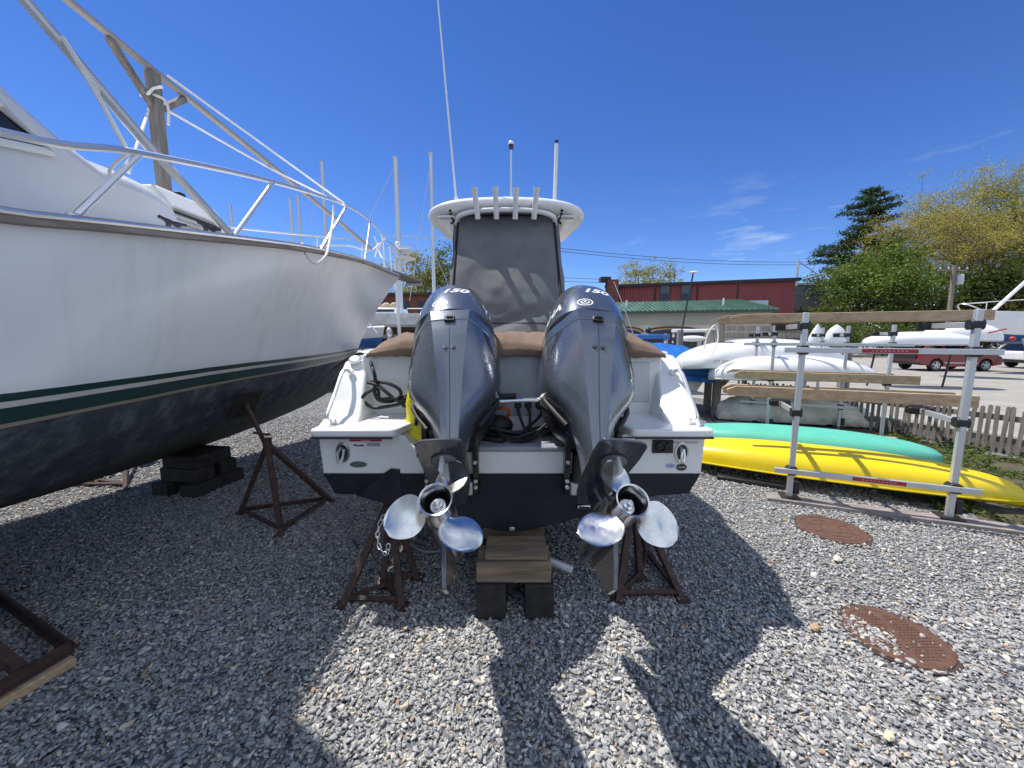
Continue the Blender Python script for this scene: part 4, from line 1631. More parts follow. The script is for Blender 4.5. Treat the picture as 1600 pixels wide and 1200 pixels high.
def big_hull_mat():
    mt, t, b = nt('yacht_hull_paint')
    co = N(t, 'ShaderNodeTexCoord').outputs['Object']
    sp = N(t, 'ShaderNodeSeparateXYZ')
    L(t, co, sp.inputs[0])
    mr = N(t, 'ShaderNodeMapRange')
    mr.inputs['From Min'].default_value, mr.inputs['From Max'].default_value = 1.25, 1.65
    nz = noise(t, co, 3, 5, .7)
    ml = N(t, 'ShaderNodeMath', operation='MULTIPLY_ADD')
    L(t, nz.outputs['Fac'], ml.inputs[0])
    ml.inputs[1].default_value = .006
    L(t, sp.outputs['Z'], ml.inputs[2])
    L(t, ml.outputs[0], mr.inputs['Value'])
    f = lambda z: (z - 1.25) / .40
    white = (.82, .825, .83)
    r = ramp(t, mr.outputs[0], [(0, (.06, .07, .085)), (f(1.347), (.33, .29, .21)), (f(1.366), (.022, .06, .05)), (f(1.434), (.62, .60, .52)), (f(1.457), (.012, .05, .042)), (f(1.488), white)], 'CONSTANT')
    # antifouling: chalky patches below the stripe
    nb = noise(t, co, 7, 9, .72)
    rb = ramp(t, nb.outputs['Fac'], [(.33, (.028, .033, .042)), (.5, (.060, .070, .084)), (.66, (.15, .165, .175))])
    lt = N(t, 'ShaderNodeMath', operation='LESS_THAN')
    L(t, ml.outputs[0], lt.inputs[0])
    lt.inputs[1].default_value = 1.345
    mx = N(t, 'ShaderNodeMix', data_type='RGBA')
    L(t, lt.outputs[0], mx.inputs['Factor'])
    L(t, r.outputs['Color'], mx.inputs['A'])
    L(t, rb.outputs['Color'], mx.inputs['B'])
    # a grey-green scum band lower still
    n4 = noise(t, co, 1.6, 4, .6)
    m4 = N(t, 'ShaderNodeMath', operation='MULTIPLY_ADD')
    L(t, n4.outputs['Fac'], m4.inputs[0])
    m4.inputs[1].default_value = .25
    L(t, sp.outputs['Z'], m4.inputs[2])
    l4 = N(t, 'ShaderNodeMath', operation='LESS_THAN')
    L(t, m4.outputs[0], l4.inputs[0])
    l4.inputs[1].default_value = 1.06
    mx2 = N(t, 'ShaderNodeMix', data_type='RGBA')
    L(t, l4.outputs[0], mx2.inputs['Factor'])
    L(t, mx.outputs['Result'], mx2.inputs['A'])
    rc = ramp(t, nb.outputs['Fac'], [(.35, (.055, .06, .045)), (.65, (.12, .125, .10))])
    L(t, rc.outputs['Color'], mx2.inputs['B'])
    # faint run-off streaks down the topsides
    ns = noise(t, co, 5, 6, .7, (1, 1, .06))
    rs_ = ramp(t, ns.outputs['Fac'], [(.30, (.80, .79, .75)), (.52, (1, 1, 1))])
    ms = N(t, 'ShaderNodeMix', data_type='RGBA', blend_type='MULTIPLY')
    ms.inputs['Factor'].default_value = .55
    L(t, mx2.outputs['Result'], ms.inputs['A'])
    L(t, rs_.outputs['Color'], ms.inputs['B'])
    L(t, ms.outputs['Result'], b.inputs['Base Color'])
    rr = N(t, 'ShaderNodeMapRange')
    L(t, lt.outputs[0], rr.inputs['Value'])
    rr.inputs['To Min'].default_value, rr.inputs['To Max'].default_value = .24, .8
    L(t, rr.outputs[0], b.inputs['Roughness'])
    cw = N(t, 'ShaderNodeMapRange')
    L(t, lt.outputs[0], cw.inputs['Value'])
    cw.inputs['To Min'].default_value, cw.inputs['To Max'].default_value = .25, 0
    L(t, cw.outputs[0], b.inputs['Coat Weight'])
    b.inputs['Coat Roughness'].default_value = .14
    nw = noise(t, co, 1.3, 3, .5)
    bump(t, b, nw.outputs['Fac'], .05, .03)
    return mt


hb_ = m.build('hull', big_hull_mat(), big, smooth=60)
sheer = [(lerp(-6, 9.02, q), smooth_interp(lerp(-6, 9.02, q), BS), smooth_interp(lerp(-6, 9.02, q), ZS)) for q in [i / 60 for i in range(61)]]
m = MB()
m.loft([[V((axis_x(y) + b + dx, y, z + dz)) for dx, dz in ((.0, -.045), (.035, -.04), (.042, -.005), (.035, .012), (-.06, .016), (-.06, -.03))] for y, b, z in sheer])
m.build('rub_rail', mat('weathered_teak', (.38, .34, .30), .7, col2=(.22, .19, .165), scale=5, stretch=(5, .6, 5), bmp=.3, bscale=40), big)
m = MB()
m.tube([(axis_x(y) + b + .044, y, z - .004) for y, b, z in sheer], .011, 6)
m.build('rail_strip', M['chrome'], big)
m = MB()
m.loft([[V((axis_x(y) + b + dx, y, z + dz)) for dx, dz in ((.0, -.045), (-.035, -.04), (-.042, -.005), (-.035, .012), (.06, .016), (.06, -.03))] for y, b, z in [(y, -b, z) for y, b, z in sheer]])
m.build('rub_rail', M['grey_wood'], big)
m = MB()
m.loft([[V((axis_x(y) + k * b, y, z + .09 * (1 - k * k))) for k in (-.99, -.7, -.35, 0, .35, .7, .99)] for y, b, z in sheer], closed=False, caps=False)
m.build('deck', M['gelcoat'], big)
# cabin: trunk with a sloping side window, rising aft
CBW = 1.22
CAB = [(-6, 4.3), (-1.5, 4.3), (.2, 4.1), (1.3, 3.42), (1.7, 3.13), (2.0, 2.90), (2.14, 2.79), (2.3, 2.69), (2.45, 2.69), (2.62, 2.68), (2.76, 2.64), (2.85, 2.45)]
m = MB()
secs = []
for y, z in CAB:
    w_ = CBW * (1 if y < 2.3 else lerp(1, .90, ((y - 2.3) / .55)**2))
    zb = smooth_interp(y, ZS) - .02
    x = axis_x(y)
    secs.append([V((x - w_, y, zb)), V((x - w_ * .99, y, lerp(zb, z, .8))), V((x - w_ * .90, y, z)), V((x, y, z + .07)), V((x + w_ * .90, y, z)), V((x + w_ * .99, y, lerp(zb, z, .8))), V((x + w_, y, zb))])
m.loft(secs)
cab = m.build('cabin', mat('cabin_gelcoat', (.66, .67, .68), .3, col2=(.60, .61, .62), scale=2), big, smooth=30, bevel=.03)
wv = [(2.06, 2.615), (1.90, 2.745), (1.3, 3.2), (.4, 3.5), (.4, 2.42), (1.3, 2.47)]
m = MB()
m.prism([V((axis_x(y) + CBW + .004 - max(0, z - 2.6) * .012, y, z)) for y, z in wv], (-.02, 0, 0))
wn = m.build('window', M['glass_dark'], big)
m = MB()
wp = [V((axis_x(y) + CBW + .008 - max(0, z - 2.6) * .012, y, z)) for y, z in wv]
m.tube(wp, .020, 6, closed=True)
m.build('window_frame', M['white_plastic'], wn)
# ribbed locker on the foredeck
m = MB()
bx = V((axis_x(2.95) + .86, 2.98, 2.44))
m.loft([[bx + V((dx, dy, dz)) for dx, dz in ((-.22, 0), (.20, 0), (.20, .16), (.10, .30), (-.22, .30))] for dy in (-.20, .36)])
lk = m.build('deck_locker', M['white_plastic'], big, bevel=.02)
for k in range(5):
    m = MB()
    m.box(bx + V((.212, .08, .03 + k * .030)), (.02, .54, .012))
    m.build('rib', M['offwhite'] if k != 3 else M['ink'], lk)
m = MB()
m.box(bx + V((0, .1, .325)), (.10, .07, .04))
m.build('locker_latch', M['black'], lk, bevel=.01)
for y in (2.26, 2.52):
    x = axis_x(y) + smooth_interp(y, BS) - .12
    z = smooth_interp(y, ZS) + .02
    m = MB()
    m.tube(curve([(x, y - .085, z + .042), (x, y - .04, z + .034), (x, y, z + .03), (x, y + .04, z + .034), (x, y + .085, z + .042)], 3), [.010] * 3 + [.014] * 7 + [.010] * 3, 8)
    for dy in (-.045, .045):
        m.tube([(x, y + dy * .7, z), (x, y + dy * .7, z + .032)], .012, 8)
    m.build('cleat', M['dark_metal'], big)
# bow rail
def rail_pt(y, h, inset=.09):
    return V((axis_x(y) + smooth_interp(y, BS) - inset, y, smooth_interp(y, ZS) + h))


RT = [(-3, .24), (.4, .26), (1.57, .30), (2.08, .37), (3.19, .47), (4.8, .61), (6.3, .68), (7.3, .67)]
top = [rail_pt(y, h) for y, h in RT]
end = rail_pt(7.62, .02)
m = MB()
m.tube(curve(top + [rail_pt(7.55, .58), rail_pt(7.62, .35), end], 8), .0165, 10)
m.build('bow_rail', M['chrome'], big)
for (yb, yt, h) in ((1.75, 2.08, .37), (2.69, 3.19, .47), (3.94, 4.8, .61), (5.57, 6.2, .675), (-.6, -.1, .24)):
    m = MB()
    m.tube([rail_pt(yb, .015), rail_pt(yt, h)], .0150, 10)
    st_ = m.build('stanchion', M['chrome'], big)
    m = MB()
    m.lathe([(.034, 0), (.034, .008), (.02, .02)], rail_pt(yb, .012), n=12)
    m.build('stanchion_foot', M['chrome'], st_)
# pulpit hoop round the stem and the anchor plank
m = MB()
hoop = [(7.7, .60, 1), (8.2, .60, 1), (8.5, .60, 1)]
pr_ = [V((axis_x(y) + smooth_interp(y, BS) * .8 * s_, y, smooth_interp(y, ZS) + h)) for y, h, s_ in hoop]
pl_ = [V((axis_x(y) - smooth_interp(y, BS) * .8, y, smooth_interp(y, ZS) + h)) for y, h, s_ in hoop[::-1]]
m.tube(curve(pr_ + [V((axis_x(8.9), 8.95, 3.6))] + pl_ + [V((axis_x(5.5) - 1.0, 5.5, 3.2)), V((axis_x(2) - 1.7, 2, 2.75))], 6), .016, 8)
m.build('pulpit_rail', M['chrome'], big)
for y, s_ in ((8.1, 1), (6.9, -1), (7.9, -1), (5.2, -1)):
    b = smooth_interp(y, BS)
    m = MB()
    m.tube([(axis_x(y) + s_ * b * .9, y, smooth_interp(y, ZS)), (axis_x(y) + s_ * b * .8, y, smooth_interp(y, ZS) + .52)], .014, 8)
    m.build('stanchion', M['chrome'], big)
m = MB()
m.bar((axis_x(8.0), 8.0, 3.05), (axis_x(9.9), 9.9, 3.06), .40, .05)
ap = m.build('anchor_plank', M['grey_wood'], big, bevel=.01)
m = MB()
m.lathe([(.05, -.2), (.05, .2)], (axis_x(9.8), 9.85, 3.0), (1, 0, 0), n=14)
m.build('anchor_roller', M['galv'], ap)

# cover frame: ridge pole on a post, with struts and lashings
fr = thing('cover_frame', 'frame of long grey poles over the big boat with a braced wooden post', 'frame', (axis_x(3.5), 3.5, 2.6))
pt_ = at(237, 108, 3.51)
rd_bow, rd_aft = at(580, 389, 7.45), at(105, 0, 2.92)
aft2 = rd_aft + (rd_aft - pt_) * 4
mid_ = at(400, 228, 5.0)
m = MB()
m.tube(curve([aft2, rd_aft, pt_, lerp(pt_, rd_bow, .45) + V((0, 0, .02)), rd_bow], 6), .030, 10)
m.build('ridge_pole', mat('dull_pole', (.36, .33, .30), .5, .2, col2=(.30, .27, .24), scale=3), fr)
m = MB()
m.bar(V((pt_.x, pt_.y, 2.55)), pt_ - V((0, 0, .02)), .085, .085, (0, 1, 0))
ps = m.build('post', M['grey_wood'], fr, bevel=.006)
hd3 = (rd_bow - pt_).normalized()
for k, ln in ((-1, .34), (1, .30)):
    m = MB()
    e = pt_ + (hd3 if k > 0 else (rd_aft - pt_).normalized()) * ln
    m.bar(V((pt_.x, pt_.y, pt_.z - .36)), e - V((0, 0, .03)), .05, .05, (0, 1, 0))
    m.build('brace', M['grey_wood'], fr, bevel=.004)
s0, s1, s2 = rail_pt(2.66, .02), at(240, 236, 2.15), at(38, 0, 1.80)
m = MB()
m.tube([s0, s1, s2, s2 + (s2 - s1) * 1.0], .026, 10)
m.build('side_pole', M['galv'], fr)
GR = 'white lashings on the cover frame'
ropes = [
    ('long white line stretched beside the ridge pole down to the bow', [pt_ + V((.02, 0, -.30)), at(420, 262, 4.9), at(540, 322, 4.3)]),
    ('white line running tight along the top of the ridge pole', [at(262, 118, 3.7), at(400, 218, 4.6), at(538, 318, 4.28)]),
    ('white line hanging from the side pole to the bow rail', [at(97, 58, 1.88), at(150, 145, 1.93), at(197, 232, 1.95)]),
    ('white line from the side pole to the wooden post', [at(97, 58, 1.86), at(160, 150, 2.0), at(228, 232, 2.5)]),
    ('white line from the post knot down past the bow rail', [pt_ + V((-.03, -.04, -.36)), at(218, 215, 2.7), at(201, 270, 2.5)]),
    ('loose white tail of line fluttering beside the post', [at(240, 148, 3.5), at(256, 155, 3.5), at(263, 170, 3.5), at(263, 195, 3.5)]),
    ('white knot of line tied round the post under its braces', [at(220, 150, 3.46), at(232, 146, 3.45), at(240, 138, 3.46), at(254, 136, 3.46)]),
    ('white strap end dangling from the bow rail stanchion', [at(203, 238, 1.93), at(180, 256, 1.92), at(171, 270, 1.93), at(177, 292, 1.92)]),
    ('white line looped over the rub rail near the bow', [at(472, 380, 3.35), at(478, 398, 3.3), at(492, 411, 3.3), at(507, 402, 3.4), at(513, 386, 3.6), at(520, 345, 4.1), at(521, 322, 4.2)]),
    ('white line tied between two low bow rail stanchions', [at(500, 384, 4.2), at(545, 384, 4.9), at(578, 392, 5.6), at(593, 380, 6.2)]),
]
for lab, pp in ropes:
    m = MB()
    d_ = (pp[0] - V((0, 0, CAMH))).length
    m.tube(curve(pp, 6), .0075 if d_ < 3 else .011, 6)
    m.build('lashing', M['rope_white'], label=lab, cat='rope', group=GR)
for lab, pp in (('white line hanging below the far end of the bow rail', [at(585, 370, 6.3), at(590, 385, 6.3), at(586, 402, 6.3)]), ('thin white line joined to the rail end at the bow', [at(601, 372, 6.4), at(592, 388, 6.5), at(597, 404, 6.4)])):
    m = MB()
    m.tube(curve(pp, 5), .014, 6)
    m.build('lashing', M['rope_white'], label=lab, cat='rope', group=GR)

# unseen canopy overhead, added and shaped for its shadow on the gravel
m = MB()
pl_ = [(-1.95, 2.03), (-2.59, 2.44), (-3.2, 2.62), (-4.1, 2.3), (-4.7, -3.5), (-2.15, -3.5)]
m.loft([[V((x, y, z)) for x, y in pl_] for z in (4.22, 4.28)])
shade_top = m.build('shadow_canopy', M['gelcoat'], big, bevel=.02)
for x, y in ((-2.3, -.3), (-2.5, -3.2), (-4.3, -.3), (-4.5, -3.2)):
    m = MB()
    m.tube([(x, y, 3.6), (x, y, 4.24)], .03, 8)
    m.build('top_support', M['chrome'], shade_top)
# the yacht is 13 percent longer than first drawn and lies that much farther off
big.scale = (1.13,) * 3
big.location = (-3.729, 1.13, -.221)
fr.scale = (1.13,) * 3
fr.location = (-3.776, 3.955, 2.717)
for o in list(COL.objects):
    if o.get('group') == GR:
        o.scale = (1.13,) * 3
        o.location = (0, 0, -.221)

# lines on the gravel
m = MB()
m.tube(curve([gnd(640, 850, .03), gnd(665, 862, .03), gnd(700, 858, .03), gnd(745, 848, .03), gnd(752, 856, .03), gnd(720, 862, .04), gnd(690, 852, .04), gnd(735, 842, .04), gnd(755, 850, .05)], 6), .011, 6)
m.build('shore_hose', M['rope_grey'], label='grey hose coiled on the gravel behind the left propeller', cat='hose')
m = MB()
m.tube(curve([gnd(372, 882, .025), gnd(378, 893, .025), gnd(400, 893, .025), gnd(424, 885, .025), gnd(410, 880, .03), gnd(392, 896, .03), gnd(392, 910, .025), gnd(366, 936, .022)], 6), .0055, 6)
m.build('twine', M['rope_grey'], label='thin pale twine looped on the shaded gravel', cat='rope')

# ------------------------------------------------------------------ storage racks on the right
UP = V((0, 0, 1))
FA, FB = gnd(1232, 782), gnd(1481, 815)
FD = (FB - FA).normalized()            # along the rack
FN = V((-FD.y, FD.x, 0))               # away from the camera
if FN.y < 0:
    FN = -FN


def bracket(mb, c, d, up=UP, w_=.095):
    """black angular clamp round a post"""
    s_ = V(d).cross(UP).normalized()
    pr = [(-.05, -.026), (-.028, -.045), (.028, -.045), (.05, -.026), (.05, .026), (.028, .045), (-.028, .045), (-.05, .026)]
    mb.loft([[V(c) + V(d) * (a * 1.0) + UP * b + s_ * k for a, b in pr] for k in (-.045, .045)])


def rack_frame(label, A, B, h, rails, arms, over=.16, arm_len=.80, plates=True, arm_dir=None):
    """two square posts joined by level rails, with short arms reaching back"""
    root = thing('storage_rack', label, 'boat rack', (A + B) / 2, 'aluminium storage racks for small boats')
    d = (B - A).normalized()
    n_ = arm_dir or V((-d.y, d.x, 0))
    if n_.y < 0 and arm_dir is None:
        n_ = -n_
    for P_ in (A, B):
        m = MB()
        m.bar(P_ + UP * .0, P_ + UP * h, .048, .048, d)
        po = m.build('post', M['alu'], root, bevel=.005)
        if plates:
            m = MB()
            m.box(P_ + UP * .052, (.17, .17, .014), Matrix.Rotation(math.atan2(d.y, d.x), 3, 'Z'))
            m.box(P_ + UP * .15 + d * .055, (.05, .05, .13), Matrix.Rotation(math.atan2(d.y, d.x), 3, 'Z'))
            m.build('post_foot', M['black'], po, bevel=.006)
    for z, lab in rails:
        m = MB()
        m.bar(A - d * over - n_ * .052 + UP * z, B + d * over - n_ * .052 + UP * z, .034, .05)
        ra = m.build('rail', M['alu'], root, bevel=.004)
        for P_ in (A, B):
            m = MB()
            bracket(m, P_ + UP * z - n_ * .008, d)
            m.build('bracket', M['black'], root, bevel=.006)
        if lab:
            c_ = lerp(A, B, lab) - n_ * .0705 + UP * z
            m = MB()
            m.bar(c_ - d * .20, c_ + d * .20, .002, .036)
            lb_ = m.build('red_label', M['red_label'], ra)
            m = MB()
            for k in range(9):
                m.bar(c_ - d * (.13 - k * .03) - n_ * .0016, c_ - d * (.13 - k * .03 - .018) - n_ * .0016, .001, .011)
            m.build('label_print', mat('faded_print', (.55, .25, .25), .5), lb_)
    for z in arms:
        for P_ in (A, B):
            m = MB()
            m.bar(P_ + n_ * .03 + UP * z, P_ + n_ * arm_len + UP * z, .034, .05)
            am = m.build('arm', M['alu'], root, bevel=.004)
            m = MB()
            bracket(m, P_ + UP * z + n_ * .02, n_)
            m.build('bracket', M['black'], root, bevel=.006)
            m = MB()
            m.box(P_ + n_ * (arm_len - .10) + UP * (z - .002), (.20, .09, .075), Matrix.Rotation(math.atan2(d.y, d.x), 3, 'Z'))
            m.build('arm_clamp', M['black'], am, bevel=.012)
    return root


rack_frame('front aluminium rack frame standing on the grey plank with red labels on its rails', FA, FB, 1.93, [(.33, .55), (1.565, .52)], [.93, 1.80], arm_len=.74)
SA, SB = gnd(1198, 672), gnd(1376, 686)
rack_frame('middle aluminium rack frame behind the teal kayak', SA, SB, 1.88, [(1.56, None)], [.93, 1.74], arm_len=.55, over=.25)
TA, TB = gnd(1173, 660), gnd(1309, 671)
rack_frame('rear aluminium rack frame beside the dirty white sheet', TA, TB, 1.88, [(.42, None), (1.55, None)], [1.72], arm_len=.5, over=.22)
QA, QB = gnd(1160, 640), gnd(1273, 648)
rack_frame('farthest aluminium rack frame behind the white boards', QA, QB, 1.88, [(1.55, None)], [1.72], arm_len=.5, over=.2)


def beam(label, p0, p1, h_=.14, t_=.045, group='planks laid on the rack arms'):
    """a plank on edge with a slanted cut at its left end"""
    p0, p1 = V(p0), V(p1)
    d = (p1 - p0).normalized()
    n_ = V((-d.y, d.x, 0)) * t_ / 2
    ln = (p1 - p0).length
    pr = [(0, 0), (.10, -h_ * .5), (.12, -h_ * .5)]
    m = MB()
    sec = [p0 + UP * h_ * .12 + d * .0, p0 + d * .10 + UP * h_ * .5, p1 + UP * h_ * .5, p1 - UP * h_ * .5, p0 + d * .02 - UP * h_ * .5]
    m.loft([[q - n_ for q in sec], [q + n_ for q in sec]])
    return m.build('plank', M['lumber'], bevel=.004, label=label, cat='plank', group=group)


def on_front(px0, py0, px1, py1, back, z, lab, h_=.12):
    """a plank parallel to the front rack, `back` metres behind it, at height z"""
    q = FA + FN * back
    def solve(px):
        k = (px - 800) / FPX
        # point q + FD*t, z: lateral over depth = k
        for i in range(4000):
            t_ = -3 + i * .002
            p = q + FD * t_
            dd = p.y * CP + (CAMH - z) * SP
            if p.x / dd >= k:
                return p + UP * z
    return beam(lab, solve(px0), solve(px1), h_)


on_front(1135, 0, 1528, 0, .66, 1.045, 'long pale plank on the lower arms, nearer of the two at its level')
on_front(1128, 0, 1490, 0, .86, 1.045, 'long pale plank on the lower arms, just behind its twin')
on_front(1140, 0, 1552, 0, .62, 1.905, 'top pale plank behind the rack posts, nearer to the front frame', .10)
on_front(1120, 0, 1530, 0, .92, 1.905, 'top pale plank behind the rack posts, farther from the front frame', .10)
SD = (SB - SA).normalized()
SN = V((-SD.y, SD.x, 0))
beam('pale plank on the middle rack, nearer of the pair beside the white board', SA - SD * .62 - SN * .25 + UP * 1.02, SB + SD * .28 - SN * .25 + UP * 1.02, .14)
beam('pale plank on the middle rack, farther of the pair beside the white board', SA - SD * .70 + SN * .10 + UP * 1.02, SB + SD * .1 + SN * .10 + UP * 1.02, .14)
# the grey plank the posts stand on
m = MB()
p0, p1 = gnd(1196, 779), gnd(1480, 818) + FD * 2.4
d = (p1 - p0).normalized()
m.bar(p0 + UP * .022, p1 + UP * .022, .17, .044)
m.build('base_plank', M['plank'], bevel=.006, label='weathered grey plank lying on the gravel under the front rack posts', cat='plank')


# ------------------------------------------------------------------ kayaks and boards
def kayak(name, label, cat, a, b, width, height, matl, z0=.06, roll=0.0, seam=None, group=None, blunt=.5, rocker=.05, keel=.0, n=40, cw=.5):
    """an upturned hull from a to b: rounded bottom upward, fine ends"""
    a, b = V(a), V(b)
    a.z = b.z = 0
    ax = (b - a).normalized()
    sd_ = V((-ax.y, ax.x, 0))
    ln = (b - a).length
    m = MB()
    secs = []
    for i in range(n + 1):
        t_ = i / n
        e = 1 - abs(2 * t_ - 1)**(2.4)
        w_ = max(.012, width / 2 * max(0, e)**blunt)
        hh = max(.02, height * (.22 + .78 * max(0, e)**.6))
        zz = z0 + rocker * (1 - e) * .0
        row = []
        for k in range(25):
            u = math.pi * k / 24
            x, y = -math.cos(u) * w_, math.sin(u)**.62 * hh
            y += keel * max(0, 1 - abs(x) / (w_ * .30 + .01)) * height
            row.append((x, y))
        for k in range(7):
            q = 1 - 2 * (k + 1) / 8
            row.append((q * w_, -.035 * (1 - q * q) - .01))
        cr, sr = math.cos(roll), math.sin(roll)
        secs.append([a + ax * (ln * t_) + sd_ * (x * cr - y * sr) + UP * (zz + x * sr + y * cr) for x, y in row])
    m.loft(secs)
    root = m.build(name, matl, label=label, cat=cat, group=group, smooth=55)
    if seam:
        for s_ in (0, 24):
            m = MB()
            m.tube([V(sec[s_]) for sec in secs], .011, 6)
            m.build('seam', seam, root)
    return root, secs


kA, kB = gnd(1098, 722, .08), gnd(1597, 795, .04)
kd = (kB - kA).normalized()
ky, ks = kayak('kayak', 'long yellow kayak lying upside down behind the front rack', 'kayak', kA - kd * .55, kB, .74, .30, M['yellow'], .11, R(-9), M['yellow'], 'kayaks lying upside down on the ground', keel=.16, blunt=.92)
b3 = BVHTree.FromPolygons([V(q) for s_ in ks for q in s_], [(i * 32 + k, i * 32 + (k + 1) % 32, (i + 1) * 32 + (k + 1) % 32, (i + 1) * 32 + k) for i in range(40) for k in range(32)])
kn = V((kd.y, -kd.x, 0))
cc = kB - kd * .52
m = MB()
# faint raised maker's mark near the bow, unreadable in the photograph
for k in range(9):
    o_, d_ = cc + kd * (k * .034 - .13) + UP * .15 + kn, -kn
    h_ = b3.ray_cast(o_, d_)
    if h_[0] is not None:
        m.bar(h_[0] - kd * .010 - UP * .016, h_[0] + kd * .010 + UP * .016, .004, .010)
if m.v:
    m.build('moulded_mark', mat('pale_yellow', (.85, .72, .25), .4), ky)
kA, kB = gnd(1112, 690, .10), gnd(1488, 732, .05)
kd = (kB - kA).normalized()
kt, _ = kayak('kayak', 'teal green kayak lying upside down behind the yellow one', 'kayak', kA - kd * .5 + V((0, .12, 0)), kB + V((0, .12, 0)), .70, .30, M['teal'], .08, R(-6), M['teal'], 'kayaks lying upside down on the ground', keel=.12, blunt=.65)
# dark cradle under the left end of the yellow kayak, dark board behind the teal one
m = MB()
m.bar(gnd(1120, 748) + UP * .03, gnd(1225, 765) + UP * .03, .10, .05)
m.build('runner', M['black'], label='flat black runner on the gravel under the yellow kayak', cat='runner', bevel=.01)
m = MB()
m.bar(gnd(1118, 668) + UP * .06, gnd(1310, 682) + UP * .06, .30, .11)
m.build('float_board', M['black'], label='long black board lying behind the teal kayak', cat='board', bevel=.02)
m = MB()
m.bar(gnd(1312, 684) + UP * .05, gnd(1400, 692) + UP * .05, .10, .08)
m.build('rail_timber', M['lumber'], label='short brown timber on the ground behind the teal kayak', cat='timber', bevel=.006)
# rumpled white sheet over something long, behind
sa, sb = gnd(1122, 658), gnd(1372, 672)
sdv = (sb - sa).normalized()
snv = V((-sdv.y, sdv.x, 0))


def sheet_fn(u, v):
    e = max(0, 1 - abs(2 * u - 1)**3)
    h = .50 * math.sin(math.pi * v)**.55 * e**.4 + .05
    h += mnoise.noise(V((u * 7, v * 3, 2.2))) * .07 * math.sin(math.pi * v) + mnoise.noise(V((u * 19, v * 8, 5))) * .03
    p = sa + sdv * ((sb - sa).length * u) + snv * (lerp(-.05, .75, v)) + UP * max(.02, h)
    return p


m = MB()
m.sheet(60, 20, sheet_fn)
m.build('boat_cover', M['dirty_wrap'], smooth=180, label='dirty crumpled white sheet over a low hull under the racks', cat='cover', solid=.006)
# white hulls on the racks
def at_z(px, py, z):
    return gnd(px, py, z)


wA, wB = at(1108, 575, 7.5), at(1364, 590, 7.2)
kayak('paddle_board', 'white board with grey underside resting on the middle rack', 'board', wA, wB, .85, .44, M['gelcoat'], .90, R(0), M['galv'], blunt=.35)
wA, wB = at(1128, 560, 7.9), at(1285, 566, 8.8)
dg_, ds_ = kayak('dinghy', 'upturned white dinghy with faded red numbers by the grey post', 'dinghy', at(1066, 560, 7.7), at(1300, 566, 9.0), 1.15, .56, M['gelcoat'], 1.09, 0, None, blunt=.24)
vs, fs = text_tris('CT 1076', .09)
b3 = BVHTree.FromPolygons([V(q) for s_ in ds_ for q in s_], [(i * 32 + k, i * 32 + (k + 1) % 32, (i + 1) * 32 + (k + 1) % 32, (i + 1) * 32 + k) for i in range(40) for k in range(32)])
ax_ = V((ds_[20][0] - ds_[2][0])).normalized()
nn_ = V((ax_.y, -ax_.x, 0))
pc = at(1100, 563, 7.9)
lay_on(b3, vs, fs, lambda u, v: (pc + ax_ * u + UP * v + nn_ * 1.2, -nn_), .004).build('numbers', mat('faded_red_print', (.50, .12, .12), .5), dg_, smooth=0)
# weathered timber trestle with grey boards
tp = gnd(1117, 652)
root = thing('timber_trestle', 'weathered grey timber post and trestle at the left end of the racks', 'trestle', tp)
for off, h_, w_ in ((V((0, 0, 0)), 1.98, .13), (V((.10, .55, 0)), 1.85, .12), (V((-.22, 1.4, 0)), 1.85, .12)):
    m = MB()
    m.bar(tp + off, tp + off + UP * h_, w_, w_, (1, 0, 0))
    m.build('post', M['grey_wood'], root, bevel=.008)
m = MB()
m.bar(tp + V((-.03, .02, 1.02)), tp + V((1.6, .55, 1.02)), .06, .16)
m.build('cross_beam', M['grey_wood'], root, bevel=.006)
m = MB()
m.bar(tp + V((.05, .1, .55)), tp + V((.6, .35, 1.0)), .05, .10)
m.build('brace', M['grey_wood'], root, bevel=.006)
GBD = 'weathered grey boards behind the racks'
for k, (z, lab) in enumerate(((1.56, 'lower grey board level with the rack rails'), (1.72, 'middle weathered grey board below the top planks'), (1.87, 'upper weathered grey board close under the top planks'))):
    m = MB()
    m.bar(at(1118, 525, 8.4) * V((1, 1, 0)) + UP * z, at(1262, 525, 8.9) * V((1, 1, 0)) + UP * z, .05, .13)
    m.build('board', M['grey_wood'], bevel=.006, label=lab, cat='board', group=GBD)
m = MB()
m.tube(curve([at(1100, 545, 7.4), at(1107, 520, 7.4), at(1118, 508, 7.4), at(1122, 530, 7.35), at(1112, 555, 7.3)], 6), .012, 6)
m.build('hanging_rope', M['rope_white'], label='white rope looped over the weathered grey post', cat='rope')
# odds and ends by the fence
for (px, py, r_, lab, mt) in ((1392, 662, .09, 'pale teal round float lying by the fence', M['teal']), (1412, 675, .075, 'small teal float at the end of a wooden handle', M['teal'])):
    g0 = gnd(px, py)
    m = MB()
    m.blob(g0 + UP * r_ * .8, (r_ * 1.3, r_ * .8, r_ * .8), 14, 8)
    fl = m.build('fishing_float', mat('pale_teal', (.35, .52, .50), .5), label=lab, cat='float')
    m = MB()
    m.tube([g0 + V((-r_ * 1.2, 0, r_ * .8)), g0 + V((-r_ * 2.2, 0, r_ * .8))], .02, 8)
    m.build('float_stem', M['lumber'], fl)

